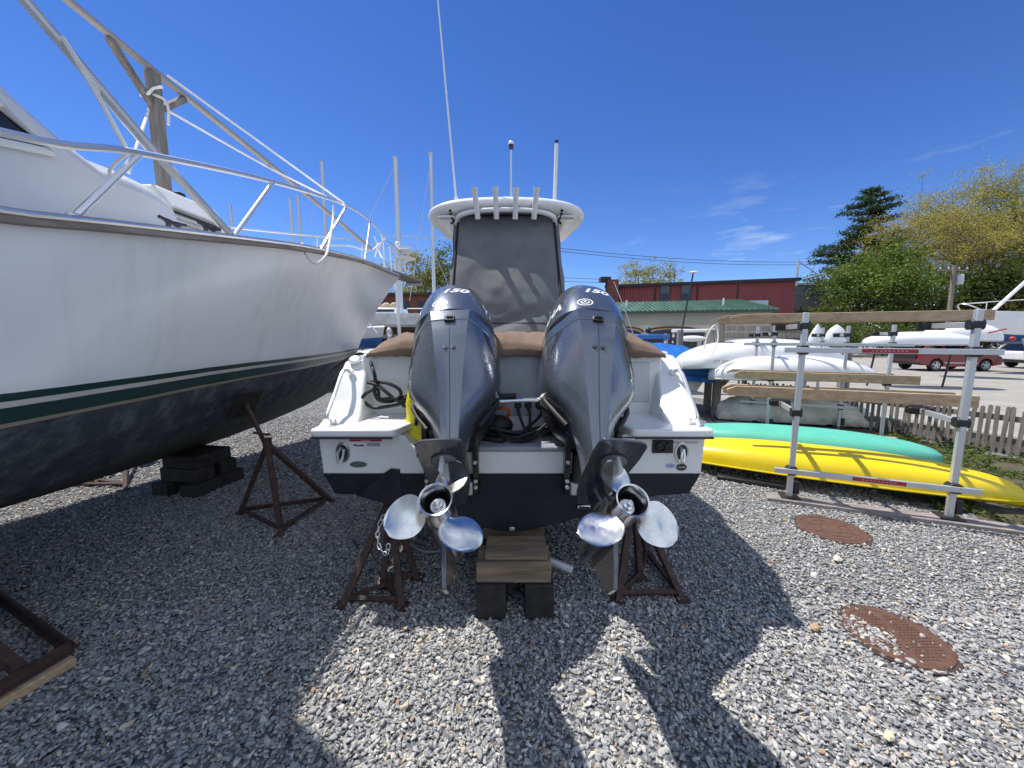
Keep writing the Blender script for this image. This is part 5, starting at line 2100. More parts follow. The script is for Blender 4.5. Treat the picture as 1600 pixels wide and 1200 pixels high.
# ------------------------------------------------------------------ picket fence
fpts = [V((7.9, 3.6, 0)), V((7.25, 5.15, 0)), V((6.75, 6.4, 0)), V((6.35, 7.2, 0)), V((5.9, 7.95, 0)), V((5.2, 8.9, 0))]
fence = thing('picket_fence', 'weathered grey picket fence between the weeds and the parking lot', 'fence', fpts[2])
m = MB()
pos = []
for a, b in zip(fpts, fpts[1:]):
    n_ = max(1, int((b - a).length / .075))
    pos += [(lerp(a, b, i / n_), (b - a).normalized()) for i in range(n_)]
for p, d in pos:
    h_ = .68 + random.uniform(-.03, .03)
    ln = random.uniform(-.05, .05)
    q = p + V((random.uniform(-.01, .01), random.uniform(-.01, .01), 0))
    s_ = d * .022
    n_ = V((-d.y, d.x, 0)) * .009
    tp_ = d * ln * .5
    f_ = [q - s_, q + s_, q + s_ + tp_ + UP * (h_ - .015), q + tp_ + UP * h_, q - s_ + tp_ + UP * (h_ - .02)]
    m.loft([[v - n_ for v in f_], [v + n_ for v in f_]])
m.build('pickets', M['grey_wood'], fence, smooth=0)
for z in (.20, .52):
    m = MB()
    for a, b in zip(fpts, fpts[1:]):
        n_ = V((-(b - a).y, (b - a).x, 0)).normalized() * -.03
        m.bar(a + n_ + UP * z, b + n_ + UP * z, .035, .08)
    m.build('fence_rail', M['grey_wood'], fence)
m = MB()
for a, b in zip(fpts[:4], fpts[1:4]):
    m.bar(a + V((.35, .15, .10)), b + V((.35, .15, .10)), .20, .20)
m.build('kerb_timber', M['grey_wood'], label='dark grey timber edging the lot behind the fence', cat='timber', bevel=.01)

# ------------------------------------------------------------------ background boats
def small_hull(name, label, at_, heading, L_, B_, H_, z0, top, bottom, cat='boat', group=None, deck=None, wl=.35, transom=.75):
    """a hull on stands with pointed bow; heading points to the bow"""
    c, hd_ = V((at_[0], at_[1], 0)), V((math.cos(heading), math.sin(heading), 0))
    sd_ = V((-hd_.y, hd_.x, 0))
    root = thing(name, label, cat, c, group)
    m = MB()
    secs = []
    n = 18
    for i in range(n + 1):
        t_ = i / n
        w_ = B_ / 2 * (transom + (1 - transom) * math.sin(min(1, t_ / .45) * math.pi / 2)) * (1 if t_ < .45 else max(.02, math.cos((t_ - .45) / .55 * math.pi / 2)**.75))
        zs = z0 + H_ * (1 + .16 * (t_ - .4)**2 * 2)
        x = (t_ - .5) * L_
        zk = z0 + H_ * .35 * max(0, t_ - .75)**2 * 8
        row = []
        for s_ in (-1, 1):
            q = [(0, zk), (.55, lerp(zk, zs, .12)), (.85, lerp(zk, zs, wl)), (.95, lerp(zk, zs, wl + .12)), (1.0, zs)]
            r_ = [c + hd_ * (x + .35 * (z - z0) / H_ * max(0, t_ - .6)) + sd_ * (s_ * w_ * k) + UP * z for k, z in q]
            row += r_[::-1] if s_ < 0 else r_[1:]
        secs.append(row)
    m.loft(secs, closed=False, caps=False)
    k = len(secs[0])
    m.mi = []
    for i in range(n):
        for j in range(k - 1):
            m.mi.append(1 if 2 <= j < k - 3 else 0)
    m.add(secs[0], [tuple(range(k))])
    m.mi[-1:] = [0]
    h_ = m.build('hull', [top, bottom], root, smooth=40)
    m = MB()
    dk = [[lerp(s_[0], s_[-1], u) + UP * .05 * (1 - (2 * u - 1)**2) for u in (0, .25, .5, .75, 1)] for s_ in secs]
    m.loft(dk, closed=False, caps=False)
    m.build('deck', deck or M['gelcoat'], root)
    return root, c, hd_, sd_


def cabin_on(root, c, hd_, sd_, x0, x1, w_, z0, z1, window=True):
    m = MB()
    pr = [(x0, z0), (x0 + .05, z1), (lerp(x0, x1, .6), z1), (x1, z0)]
    m.loft([[c + hd_ * x + sd_ * (s_ * w_ / 2 * (1 if z < z1 - .01 else .86)) + UP * z for x, z in pr] for s_ in (-1, 1)])
    cb = m.build('cabin', M['gelcoat'], root, bevel=.04)
    if window:
        for s_ in (-1, 1):
            m = MB()
            zz = lerp(z0, z1, .55)
            m.bar(c + hd_ * (x0 + .25) + sd_ * (s_ * w_ * .478) + UP * zz, c + hd_ * (lerp(x0, x1, .62)) + sd_ * (s_ * w_ * .478) + UP * zz, .02, (z1 - z0) * .35)
            m.build('window', M['glass_dark'], cb)
    return cb


def mast_on(root, base, h_, r_=.075, spreader=True, stays=(), boom=None, matl=None):
    m = MB()
    m.tube([base, base + UP * h_], [r_, r_ * .85], 10)
    ms = m.build('mast', matl or M['alu'], root)
    if spreader:
        m = MB()
        z = h_ * .52
        m.bar(base + V((-.8, 0, z)), base + V((.8, 0, z)), .05, .03)
        m.build('spreader', M['alu'], ms)
    m = MB()
    m.box(base + UP * (h_ + .04), (.20, .10, .10))
    m.build('mast_head', M['galv'], ms)
    for e in stays:
        m = MB()
        m.tube([base + UP * (h_ * .97), V(e)], .012, 4)
        m.build('stay', M['galv'], ms)
    if boom:
        a, b = V(boom[0]), V(boom[1])
        m = MB()
        m.tube([a, b], .05, 8)
        bo = m.build('boom', M['alu'], root)
        m = MB()
        pp = [lerp(a, b, k / 10) + UP * (.14 + .03 * math.sin(k * 1.7)) for k in range(11)]
        m.tube(pp, [.05] + [.14 + .03 * math.sin(k * 2.3) for k in range(9)] + [.04], 10)
        m.build('sail_cover', M['tan'], root)
    return ms


GS = 'sailboats laid up behind the big boat'
def gxy(px, d):
    p = at(px, 525, d)
    return (p.x, p.y)


# white sloop with tan sail cover
A_ = at(612, 505, 17)
r, c, h, s = small_hull('sailboat', 'white sloop with a tan sail cover, seen past the big boat bow', (A_.x, A_.y), R(178), 6.6, 2.3, .85, 1.78, M['offwhite'], mat('brown_bottom', (.10, .06, .05), .8), 'sailboat', GS)
cabin_on(r, c, h, s, -.6, 1.6, 1.4, 2.62, 2.90)
mb_ = at(627, 505, 17)
mast_on(r, V((mb_.x, mb_.y, 2.6)), at(627, 262, 17).z - 2.6, .11, True, [c + h * 3.2 + UP * 2.4, c - h * 3.2 + UP * 2.4], (V((mb_.x - .1, mb_.y - .05, 2.88)), V((mb_.x - 1.15, mb_.y - .3, 2.80))))
for k in (-1.6, 1.6):
    m = MB()
    for q in (-.5, .5):
        m.tube([c + h * k + s * q + UP * 1.85, c + h * (k + .2) + s * (q * 2.2)], .03, 6)
    m.build('cradle_leg', M['rust'], r)
# second sailboat with mast by the hardtop
B_ = at(652, 505, 19)
r, c, h, s = small_hull('sailboat', 'pale sailboat right behind the left outboard, its mast rising beside the hardtop', (B_.x + .6, B_.y), R(10), 6.4, 2.2, 1.1, 1.2, M['offwhite'], M['bottom_dark'], 'sailboat', GS)
mb_ = at(679, 490, 19)
mast_on(r, V((mb_.x, mb_.y, 2.3)), at(683, 255, 19).z - 2.3, .09, True, [at(640, 470, 18)])
m = MB()
for k in range(5):
    q = at(640 + k * 9, 494, 18)
    m.tube([V((q.x, q.y, 2.2)), V((q.x, q.y, 2.75))], .02, 6)
qa, qb = at(636, 482, 18), at(682, 482, 18)
m.tube([qa, qb], .018, 6)
m.build('lifelines', M['chrome'], r)
# nearer boat with blue bottom paint
C_ = at(560, 520, 12)
r, c, h, s = small_hull('sailboat', 'white hull with bright blue bottom just past the big boat stem', (C_.x - 2.2, C_.y + .6), R(5), 5.2, 1.9, .70, 1.22, M['offwhite'], M['blue_paint'], 'sailboat', GS, wl=.5)
m = MB()
m.tube([at(572, 500, 12), at(590, 520, 11.8)], .02, 6)
m.build('rail', M['chrome'], r)
for px, pt, pb, d_, lab in ((517, 268, 420, 22, 'grey mast with crossed tip seen through the bow rail'), (466, 320, 420, 24, 'short grey mast left of a pair above the bow rail'), (478, 316, 420, 24.5, 'grey mast right of a pair above the bow rail'),
                            (375, 330, 420, 26, 'short mast tip between the long side pole and the rail')):
    q = at(px, 500, d_)
    r, c, h, s = small_hull('sailboat', lab, (q.x, q.y), R(170), 6, 2.1, 1.1, 1.0, M['offwhite'], M['navy'], 'sailboat', GS)
    mast_on(r, V((q.x, q.y, 2.1)), at(px, pt, d_).z - 2.1, .10, px in (517,), [c + h * 2.9 + UP * 2.2])
# radar arch on a boat beyond
D_ = at(632, 410, 13.5)
r = thing('radar_mast', 'white radar arch with a dome and flat plates, rising past the big boat bow', 'radar mast', (D_.x, D_.y, 0))
m = MB()
m.tube([V((D_.x - .25, D_.y, 1.0)), at(618, 410, 13.5), at(626, 388, 13.5)], .06, 8)
m.tube([at(626, 388, 13.5), at(634, 425, 13.5)], .035, 8)
m.build('arch', M['white_plastic'], r)
for px, py in ((630, 392), (634, 404)):
    m = MB()
    m.lathe([(.02, -.03), (.34, -.025), (.36, .01), (.30, .03), (.02, .045)], at(px, py, 13.5), n=22)
    m.build('radar_plate', M['white_plastic'], r)
m = MB()
m.blob(at(621, 382, 13.5), (.10, .10, .10), 12, 8)
m.build('dome', M['white_plastic'], r)
m = MB()
m.bar(at(604, 384, 13.5), at(646, 386, 13.5), .05, .03)
m.build('cross_arm', M['galv'], r)

# ------------------------------------------------------------------ middle distance behind the right outboard
A_ = at(1035, 560, 8.6)
tb_c = V((A_.x, A_.y + .3, 0))
root = thing('tarped_boat', 'boat wrapped in a wrinkled bright blue tarp', 'boat', tb_c)


def tarp(u, v):
    x = lerp(-1.05, 1.0, u)
    e = max(0, 1 - abs(2 * u - 1)**3.2)
    pr = math.sin(math.pi * v)**.5
    z = .95 + .62 * pr * (.55 + .45 * e) - .10 * u
    fold = abs(mnoise.noise(V((u * 6 + v * 2, v * 1.2, 3)))) * .13 + mnoise.noise(V((u * 14, v * 5, 8))) * .03
    y = lerp(-.9, .9, v)
    return tb_c + V((x, y, z + fold * pr))


m = MB()
m.sheet(50, 26, tarp)
m.build('tarp', M['blue_tarp'], root, smooth=180, solid=.008)
m = MB()


def skirt(u, v):
    p = tarp(u, 0)
    return p + V((0, -.03 - .05 * v + .03 * math.sin(u * 40) * v, -v * .12))


m.sheet(50, 6, skirt)
m.build('tarp_skirt', M['blue_tarp'], root, smooth=180, solid=.006)
m = MB()
m.loft([[tb_c + V((x, y, z)) for x, z in ((-.9, 1.0), (.9, .95), (.6, .5), (-.6, .5))] for y in (-.75, .8)])
m.build('hull', M['offwhite'], root, bevel=.05)
m = MB()
m.tube([tb_c + V((-.5, 0, 0)), tb_c + V((-.5, 0, .55))], .05, 8)
m.tube([tb_c + V((.5, 0, 0)), tb_c + V((.5, 0, .55))], .05, 8)
m.build('stand_legs', M['rust'], root)
# blue canopy boat
A_ = at(1010, 528, 13)
root = thing('canopy_boat', 'small boat with a flat blue canopy and dark mesh sides', 'boat', (A_.x, A_.y, 0))
m = MB()
m.box((A_.x, A_.y, at(1010, 526, 13).z), (1.1, 1.3, .16))
m.build('canopy', M['blue_tarp'], root, bevel=.05)
m = MB()
m.box((A_.x, A_.y, at(1010, 533, 13).z - .05), (.8, 1.0, .22))
m.build('mesh_sides', M['black'], root)
for x in (-.5, .5):
    m = MB()
    m.tube([(A_.x + x, A_.y - .5, .9), (A_.x + x, A_.y - .5, 1.7)], .025, 6)
    m.build('canopy_pole', M['galv'], root)
m = MB()
m.loft([[V((A_.x + x, A_.y + y, z)) for x, z in ((-.8, 1.1), (.8, 1.1), (.55, .4), (-.55, .4))] for y in (-1.8, 1.8)])
m.build('hull', M['offwhite'], root, bevel=.06)
m = MB()
m.blob(at(1013, 516, 12.8), (.10, .10, .10), 10, 6)
m.build('round_lamp', M['black'], root)
# leaning black pole with a white disc
p0, p1 = at(1062, 533, 10.5), at(1083, 428, 10.5)
root = thing('antenna_pole', 'leaning black pole topped by a flat white disc', 'antenna', p0)
m = MB()
m.tube([p0 - (p1 - p0) * .9, p1], .022, 8)
m.build('pole', M['black'], root)
m = MB()
m.lathe([(.01, -.03), (.10, -.02), (.125, 0), (.08, .025), (.01, .035)], p1 + V((0, 0, .04)), n=20)
m.build('disc', M['white_plastic'], root)
# fishing rod like whip in front of the building
m = MB()
m.tube([at(959, 440, 9.5), at(975, 480, 9.5), at(992, 530, 9.5)], .010, 6)
m.build('whip_aerial', M['offwhite'], label='thin pale whip aerial slanting across the green roof', cat='antenna')
# white trailer spars and a low black rail fence
m = MB()
m.tube([at(1050, 517, 12), at(1140, 516, 12)], .05, 8)
m.build('spar', M['white_plastic'], label='white spar lying level in front of the beige building', cat='spar')
m = MB()
m.blob(at(1082, 529, 11.5), (.42, .16, .09), 14, 8)
m.build('fender', M['white_plastic'], label='long white fender lying under the white spar', cat='fender')
root = thing('rail_fence', 'thin black rail fence in front of the arched doors', 'fence', at(1040, 540, 14))
m = MB()
for z in (.75, 1.15, 1.55):
    m.tube([at(985, 530, 14) * V((1, 1, 0)) + UP * z, at(1120, 530, 14.5) * V((1, 1, 0)) + UP * z], .022, 6)
m.build('rails', M['black'], root)
for k in range(7):
    q = lerp(at(985, 530, 14) * V((1, 1, 0)), at(1120, 530, 14.5) * V((1, 1, 0)), k / 6)
    m = MB()
    m.tube([q, q + UP * 1.6], .025, 6)
    m.build('fence_post', M['black'], root)

# ------------------------------------------------------------------ boats, car and clutter in the lot
def hull_on_rack(label, px0, px1, py, d0, d1, w_, h_, z, blunt=.35):
    a, b = at(px0, py, d0), at(px1, py, d1)
    return kayak('dinghy', label, 'dinghy', a, b, w_, h_, M['gelcoat'], z, 0, M['galv'], blunt=blunt, group='white hulls stored beyond the racks')


hull_on_rack('long white upturned hull in front of the red car roof', 1350, 1525, 528, 13.2, 12.6, 1.0, .42, at(1440, 533, 13).z - .10)
hull_on_rack('white upturned hull behind the right rack post, with red stripe above', 1440, 1565, 520, 16.5, 15.5, 1.3, .75, at(1500, 528, 16).z - .1)
for px, d_ in ((1380, 13.1), (1500, 12.7)):
    q = at(px, 540, d_)
    root = thing('boat_trestle', ('low black trestle under the left end of the long white hull' if px < 1400 else 'low black trestle under the right end of the long white hull'), 'trestle', (q.x, q.y, 0), 'trestles under the white hulls')
    for s_ in (-.4, .4):
        m = MB()
        m.tube([(q.x + s_, q.y, 0), (q.x + s_ * .6, q.y, 1.25)], .03, 6)
        m.build('leg', M['black'], root)
    m = MB()
    m.bar((q.x - .45, q.y, 1.25), (q.x + .45, q.y, 1.25), .06, .06)
    m.build('crossbar', M['black'], root)
m = MB()
q0, q1 = at(1545, 520, 15), at(1572, 514, 15)
m.tube([q0, q1], .028, 8)
m.build('red_spar', M['red_label'], label='short red and white spar end above the far white hull', cat='spar')
for px, pw, ph, lab, d_ in ((1157, 28, 24, 'white sail shaped hull end standing up, first beyond the front rack post', 15.0), (1188, 0, 0, '', 0)):
    pass
for px, wd, hh, lab in ((1276, .55, .62, 'pointed white hull end beyond the front rack post'), (1306, .70, .60, 'rounded white hull end right of the pointed one')):
    q = at(px, 527, 12.5)
    m = MB()
    z0 = at(px, 532, 12.5).z - .08
    secs = []
    for k in range(9):
        t_ = k / 8
        w_ = wd / 2 * (1 - t_**(1.6 if px < 1300 else 3.0)) + .01
        secs.append([V((q.x + w_ * math.cos(a), q.y + .5 * w_ * math.sin(a), z0 + hh * t_)) for a in [2 * math.pi * i / 14 for i in range(14)]])
    m.loft(secs)
    m.build('upended_hull', M['gelcoat'], label=lab, cat='dinghy', group='white hull ends beyond the front rack')
    # they stand on a low bench
root = thing('low_bench', 'low dark bench carrying the two white hull ends', 'bench', (at(1290, 540, 12.5).x, at(1290, 540, 12.5).y, 0))
q = at(1290, 540, 12.5)
m = MB()
m.box((q.x, q.y, at(1290, 534, 12.5).z - .12), (1.7, .5, .10))
m.build('bench_top', M['grey_wood'], root, bevel=.01)
for s_ in (-.7, .7):
    m = MB()
    m.box((q.x + s_, q.y, .65), (.08, .4, 1.28))
    m.build('bench_leg', M['grey_wood'], root)


def suv(label, c, hdg, body, group=None, hatch_open=True, k_=.86):
    """five door car from its side profile, with tumblehome glass, arches and wheels"""
    c = V(c)
    ux, uy = V((math.cos(hdg), math.sin(hdg), 0)), V((-math.sin(hdg), math.cos(hdg), 0))
    P = lambda x, y, z: c + ux * x * k_ + uy * y * k_ + UP * z * k_
    root = thing('parked_car', label, 'car', c, group)
    low = [(-2.28, .42), (-2.33, .60), (-2.30, .98), (-2.18, 1.06), (1.02, 1.07), (1.95, .96), (2.28, .80), (2.34, .58), (2.30, .36)]
    def arch(x0):
        return [(x0 + .40 * math.cos(a), .33 + .40 * math.sin(a)) for a in [math.pi * k / 8 for k in range(9)]]
    bottom = [(1.83, .30)] + arch(1.42) + [(1.0, .26), (-.98, .26)] + arch(-1.38) + [(-1.8, .32)]
    prof = low + bottom
    m = MB()
    m.loft([[P(x, y * .93 if abs(z - .7) > .5 else y, z) for x, z in prof] for y in (-.92, -.88, .88, .92)])
    m.build('body', body, root, smooth=30, bevel=.03)
    gl = [(-2.16, 1.06), (-1.75, 1.55), (-1.5, 1.60), (.1, 1.60), (.35, 1.55), (1.15, 1.07)]
    m = MB()
    m.loft([[P(x, sgn * (.84 - .16 * (z - 1.06) / .54), z) for x, z in gl] for sgn in (-1, 1)])
    m.build('windows', M['glass_dark'], root, smooth=30)
    m = MB()
    rp = [(-1.85, 1.55), (-1.5, 1.635), (.1, 1.635), (.42, 1.55)]
    m.loft([[P(x, sgn * .72, z) for x, z in rp + [(.30, 1.56), (-1.6, 1.57)]] for sgn in (-1, 1)])
    for sgn in (-1, 1):
        for a, b, w_ in (((-2.12, 1.06), (-1.72, 1.58), .22), ((-.95, 1.06), (-.92, 1.6), .10), ((.08, 1.06), (.0, 1.6), .07), ((1.14, 1.06), (.36, 1.58), .07)):
            pa, pb = P(a[0], sgn * .85, a[1]), P(b[0], sgn * .695, b[1])
            m.bar(pa, pb, .02, w_, ux)
    m.build('roof', body, root, smooth=30)
    for x0 in (-1.38, 1.42):
        for sgn in (-1, 1):
            w0 = P(x0, sgn * .80, .335)
            m = MB()
            m.lathe([*[(a * k_, b_ * k_) for a, b_ in ((.20, -.10), (.32, -.11), (.335, -.06), (.335, .06), (.32, .11), (.20, .10))]], w0, uy, n=28)
            wh = m.build('wheel', M['tyre'], root)
            m = MB()
            m.lathe([(.225 * k_, .085 * sgn), (.215 * k_, .10 * sgn), (.19 * k_, .09 * sgn)], w0, uy, n=28, caps=False)
            for k in range(5):
                a = 2 * math.pi * k / 5 + .3
                q = w0 + uy * (sgn * .105)
                r1 = ux * math.cos(a) + UP * math.sin(a)
                m.bar(q + r1 * .03, q + r1 * .21 * k_, .07, .02, uy)
            m.lathe([(.05, .09 * sgn), (.05, .12 * sgn), (.001, .125 * sgn)], w0, uy, n=14)
            m.build('rim', M['alu'], wh)
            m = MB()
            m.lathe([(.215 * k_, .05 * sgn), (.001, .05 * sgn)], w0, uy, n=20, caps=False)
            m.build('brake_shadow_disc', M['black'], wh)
    m = MB()
    m.box(P(0, 0, .30), (.1, .1, .1))
    for sgn in (-1, 1):
        m = MB()
        m.bar(P(-2.30, sgn * .72, .95), P(-2.20, sgn * .89, .98), .05, .16)
        m.build('tail_lamp', M['red_label'], root)
        m = MB()
        m.bar(P(2.14, sgn * .72, .80), P(1.92, sgn * .89, .84), .04, .12)
        m.build('headlight', M['fog_lens'], root)
        m = MB()
        m.bar(P(-.95, sgn * .935, .48), P(.95, sgn * .935, .46), .02, .035)
        m.build('sill_trim', M['chrome'], root)
        m = MB()
        m.blob(P(.72, sgn * .98, 1.10), (.09, .10, .08), 10, 6)
        m.build('mirror', body, root)
    if hatch_open:
        m = MB()
        m.loft([[P(x, y, z) for x, z in ((-1.62, 1.64), (-1.55, 1.68), (-2.55, 1.92), (-2.62, 1.86))] for y in (-.70, .70)])
        m.build('tailgate', body, root, bevel=.02)
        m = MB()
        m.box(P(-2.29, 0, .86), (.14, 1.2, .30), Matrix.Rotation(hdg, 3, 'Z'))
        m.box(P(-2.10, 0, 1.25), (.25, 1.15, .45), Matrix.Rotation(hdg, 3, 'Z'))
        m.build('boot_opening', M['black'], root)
    m = MB()
    m.box(P(-2.34, 0, .46), (.06, 1.6, .16), Matrix.Rotation(hdg, 3, 'Z'))
    m.build('bumper', M['black'], root, bevel=.02)
    return root


q0, q1 = gnd(1432, 578), gnd(1535, 580)
cc_ = (gnd(1418, 572) + gnd(1532, 581)) / 2
suv('dark red car with its tailgate open, parked in the dusty lot', (gnd(1496, 580).x, gnd(1496, 580).y + .69, 0.004), R(0), M['red_car'])
qq = gnd(1600, 577)
suv('white car cut off by the right edge of the picture', (qq.x + 2.25, qq.y + .6, 0.004), R(-8), M['white_car'], hatch_open=False)
# sailboat with blue bottom at the right edge
A_ = at(1618, 505, 17)
r, c, h, s = small_hull('cruising_boat', 'white cruiser with blue bottom at the right edge before the trees', (A_.x + 1.7, A_.y + .4), R(172), 7.0, 2.6, 1.35, 1.35, M['gelcoat'], M['blue_paint'], 'boat', None, wl=.28)
m = MB()
m.tube(curve([c + h * 3.6 + UP * 2.85 + s * .5, c + h * 4.0 + UP * 3.15 + s * .2, c + h * 4.0 + UP * 3.15 - s * .2, c + h * 3.6 + UP * 2.85 - s * .5], 5), .03, 8)
m.tube([c + h * 2.2 + UP * 2.8 + s * .9, c + h * 2.2 + UP * 3.3 + s * .9, c + h * 3.95 + UP * 3.2], .02, 6)
m.tube([c + h * 2.2 + UP * 2.8 - s * .9, c + h * 2.2 + UP * 3.3 - s * .9, c + h * 3.95 + UP * 3.2], .02, 6)
m.build('bow_pulpit', M['chrome'], r)
m = MB()
m.tube([c + h * 2.7 + UP * 2.9, c - h * .1 + UP * 6.2], .07, 8)
m.build('lowered_mast', M['white_plastic'], r)
for k in (-2, 0, 2):
    m = MB()
    m.tube([c + h * k + s * .6 + UP * 1.6, c + h * k + s * 1.4], .05, 6)
    m.build('stand_leg', M['galv'], r)
# trestles, bin and buoy near it
for px, lab in ((1562, 'white A shaped trestle left of the green bin'), (1590, 'white A shaped trestle right of the green bin')):
    g0 = gnd(px, 566)
    m = MB()
    for dx in (-.35, .35):
        m.tube([g0 + V((dx, 0, 0)), g0 + V((dx * .2, 0, 1.1))], .04, 6)
    m.bar(g0 + V((-.26, 0, .4)), g0 + V((.26, 0, .4)), .04, .06)
    m.build('trestle', M['white_plastic'], label=lab, cat='trestle', group='white trestles by the bin')
g0 = gnd(1576, 567) + V((0, .6, 0))
root = thing('waste_bin', 'dark green bin with a lid between white trestles', 'bin', g0)
m = MB()
m.loft([[g0 + V((x * k, y * k, z)) for x, y in ((-.35, -.3), (.35, -.3), (.35, .3), (-.35, .3))] for k, z in ((.85, 0), (1, .85))])
m.build('bin_body', M['green_bin'], root, bevel=.03)
m = MB()
m.box(g0 + UP * .89, (.76, .68, .07))
m.build('lid', M['green_bin'], root, bevel=.02)
m = MB()
m.blob(at(1582, 529, 16), (.10, .10, .09), 12, 8)
m.build('buoy', M['red_label'], label='small red buoy hanging under the cruiser', cat='buoy')

# ------------------------------------------------------------------ buildings
def quad_wall(mb, a, b, z0, z1, thick=.3):
    """a straight wall with thickness going away from the camera"""
    a, b = V(a), V(b)
    d = (b - a).normalized()
    n_ = V((-d.y, d.x, 0))
    if n_.y < 0:
        n_ = -n_
    mb.loft([[a + UP * z0, b + UP * z0, b + UP * z1, a + UP * z1], [p + n_ * thick for p in (a + UP * z0, b + UP * z0, b + UP * z1, a + UP * z1)]])
    return d, n_


def ribbed(name, col, col2, per):
    m, t, b = nt(name)
    co = N(t, 'ShaderNodeTexCoord').outputs['Object']
    wv_ = N(t, 'ShaderNodeTexWave', wave_type='BANDS', bands_direction='X')
    wv_.inputs['Scale'].default_value = per
    L(t, co, wv_.inputs['Vector'])
    nz = noise(t, co, .6, 4)
    r = ramp(t, nz.outputs['Fac'], [(.3, col2), (.7, col)])
    L(t, r.outputs['Color'], b.inputs['Base Color'])
    b.inputs['Roughness'].default_value = .55
    bump(t, b, wv_.outputs['Fac'], 1.0, .06)
    return m


M['red_siding'] = ribbed('red_metal_siding', (.24, .045, .046), (.185, .036, .038), 1.1)
M['green_roof'] = ribbed('green_metal_roof', (.055, .125, .085), (.045, .105, .072), .8)
RL, RR = at(948, 500, 44), at(1239, 500, 38.5)
RL.z = RR.z = 0
zt = at(1239, 440, 38.5).z
root = thing('warehouse', 'long dark red metal building with small windows under a flat roof', 'building', (RL + RR) / 2)
m = MB()
d, nb_ = quad_wall(m, RL, RR, 0, zt, 12)
m.build('walls', M['red_siding'], root)
m = MB()
m.bar(RL - d * .3 + UP * (zt + .14) + nb_ * 6, RR + d * .3 + UP * (zt + .14) + nb_ * 6, 12.8, .28)
m.build('roof', mat('dark_roof', (.035, .03, .032), .8), root)
def wall_at(px, back=-.05):
    """point on the warehouse front seen at px"""
    for i in range(4000):
        p = lerp(RL, RR, i / 3999)
        if 800 + FPX * p.x / (p.y * CP + (CAMH - 4) * SP) >= px:
            return p + nb_ * back
    return RR


for px in (1037, 1070):
    p = wall_at(px)
    m = MB()
    dd = p.y
    zc = at(px, 459, dd / CP).z
    m.bar(p - d * .52 + UP * zc, p + d * .52 + UP * zc, .12, 1.9)
    wd = m.build('window', mat('window_frame_dark', (.05, .06, .065), .5), root)
    m = MB()
    m.bar(p - nb_ * .07 - d * .42 + UP * (zc + .35), p - nb_ * .07 + d * .42 + UP * (zc + .35), .04, .8)
    m.build('pane', mat('grey_pane', (.07, .09, .10), .12), wd)
    m = MB()
    m.bar(p - nb_ * .07 - d * .40 + UP * (zc - .55), p - nb_ * .07 + d * .40 + UP * (zc - .55), .04, .7)
    m.build('pane', M['glass_dark'], wd)
for px in (1022, 1088, 1150):
    p = wall_at(px)
    m = MB()
    m.tube([p + UP * (zt - .2), p + UP * 3.5], .07, 6)
    m.build('downpipe', M['ink'], root)
p = wall_at(1182)
m = MB()
zc = at(1182, 479, 40).z
m.bar(p - d * .95 + UP * zc, p + d * .95 + UP * zc, .12, 1.1)
m.build('window', mat('pale_window', (.42, .50, .55), .3), root)
for px, h_ in ((980, .5), (1113, .4)):
    p = wall_at(px) + nb_ * 2
# chimney at the left end
p = wall_at(955) - nb_ * .3
m = MB()
zc = at(955, 440, 44).z
m.box(p + UP * (zc / 2), (1.2, 1.2, zc))
m.build('chimney', M['brick'], root)
m = MB()
m.box(p + UP * (zc + .1) - d * .8, (1.1, 1.2, .5))
m.build('roof_hood', mat('dark_hood', (.04, .035, .035), .8), root)
# roof structure at the right end
p = RR + nb_ * 3
m = MB()
m.tube([RR + UP * (zt - .5), RR + UP * (zt + 2.0)], .12, 8)
m.tube([RR + UP * zt, RR + d * 3.2 + UP * (zt + .9) + nb_ * 2], .09, 6)
m.tube([RR + UP * (zt + 1.9), RR + d * 2.2 + UP * (zt + .75) + nb_ * 1.4], .05, 6)
m.build('gantry', M['galv'], root)
# grey block behind, at the right of the warehouse
q = at(1265, 470, 46)
root = thing('grey_building', 'low grey flat building between the red warehouse and the trees', 'building', (q.x, q.y, 0))
m = MB()
zq = at(1265, 446, 46).z
m.box((q.x + .5, q.y + 3, zq / 2), (6.5, 6, zq))
m.build('walls', mat('slate_wall', (.22, .23, .26), .7), root)
m = MB()
m.box((q.x + .5, q.y + 2.9, zq + .12), (6.9, 6.4, .24))
m.build('roof', mat('pale_roof_edge', (.45, .47, .50), .6), root)
# beige annex with the green roof
EL, ER = at(900, 495, 31), at(1205, 495, 27.5)
EL.z = ER.z = 0
ze = at(1180, 487, 28).z
root = thing('annex', 'low beige building with a green metal roof and dark arched doors', 'building', (EL + ER) / 2)
m = MB()
d2, n2 = quad_wall(m, EL, ER, 0, 2.55, 8)
m.build('walls', M['concrete_paint'], root)
m = MB()
quad_wall(m, EL - n2 * .06, ER - n2 * .06 + d2 * .04, 2.55, ze, 8)
m.build('fascia', M['wall_grey'], root)
m = MB()
zr = at(1150, 472, 31.5).z
a0, a1 = EL - n2 * .5 + UP * ze, ER - n2 * .5 + d2 * .3 + UP * ze
b0, b1 = EL + n2 * 3.4 + UP * zr, ER + n2 * 3.4 - d2 * 1.2 + UP * zr
m.loft([[a0, a1, b1, b0], [p + UP * .12 for p in (a0, a1, b1, b0)]])
m.build('roof', M['green_roof'], root, smooth=0)
m = MB()
for k in range(44):
    t_ = k / 43
    m.bar(lerp(a0, a1, t_) + UP * .15, lerp(b0, b1, t_) + UP * .15, .07, .07)
m.build('roof_seams', M['green_roof'], root)
m = MB()
m.bar(a0 + UP * .02 - n2 * .05, a1 + UP * .02 - n2 * .05, .14, .16)
m.build('gutter', mat('green_gutter', (.03, .07, .05), .5), root)


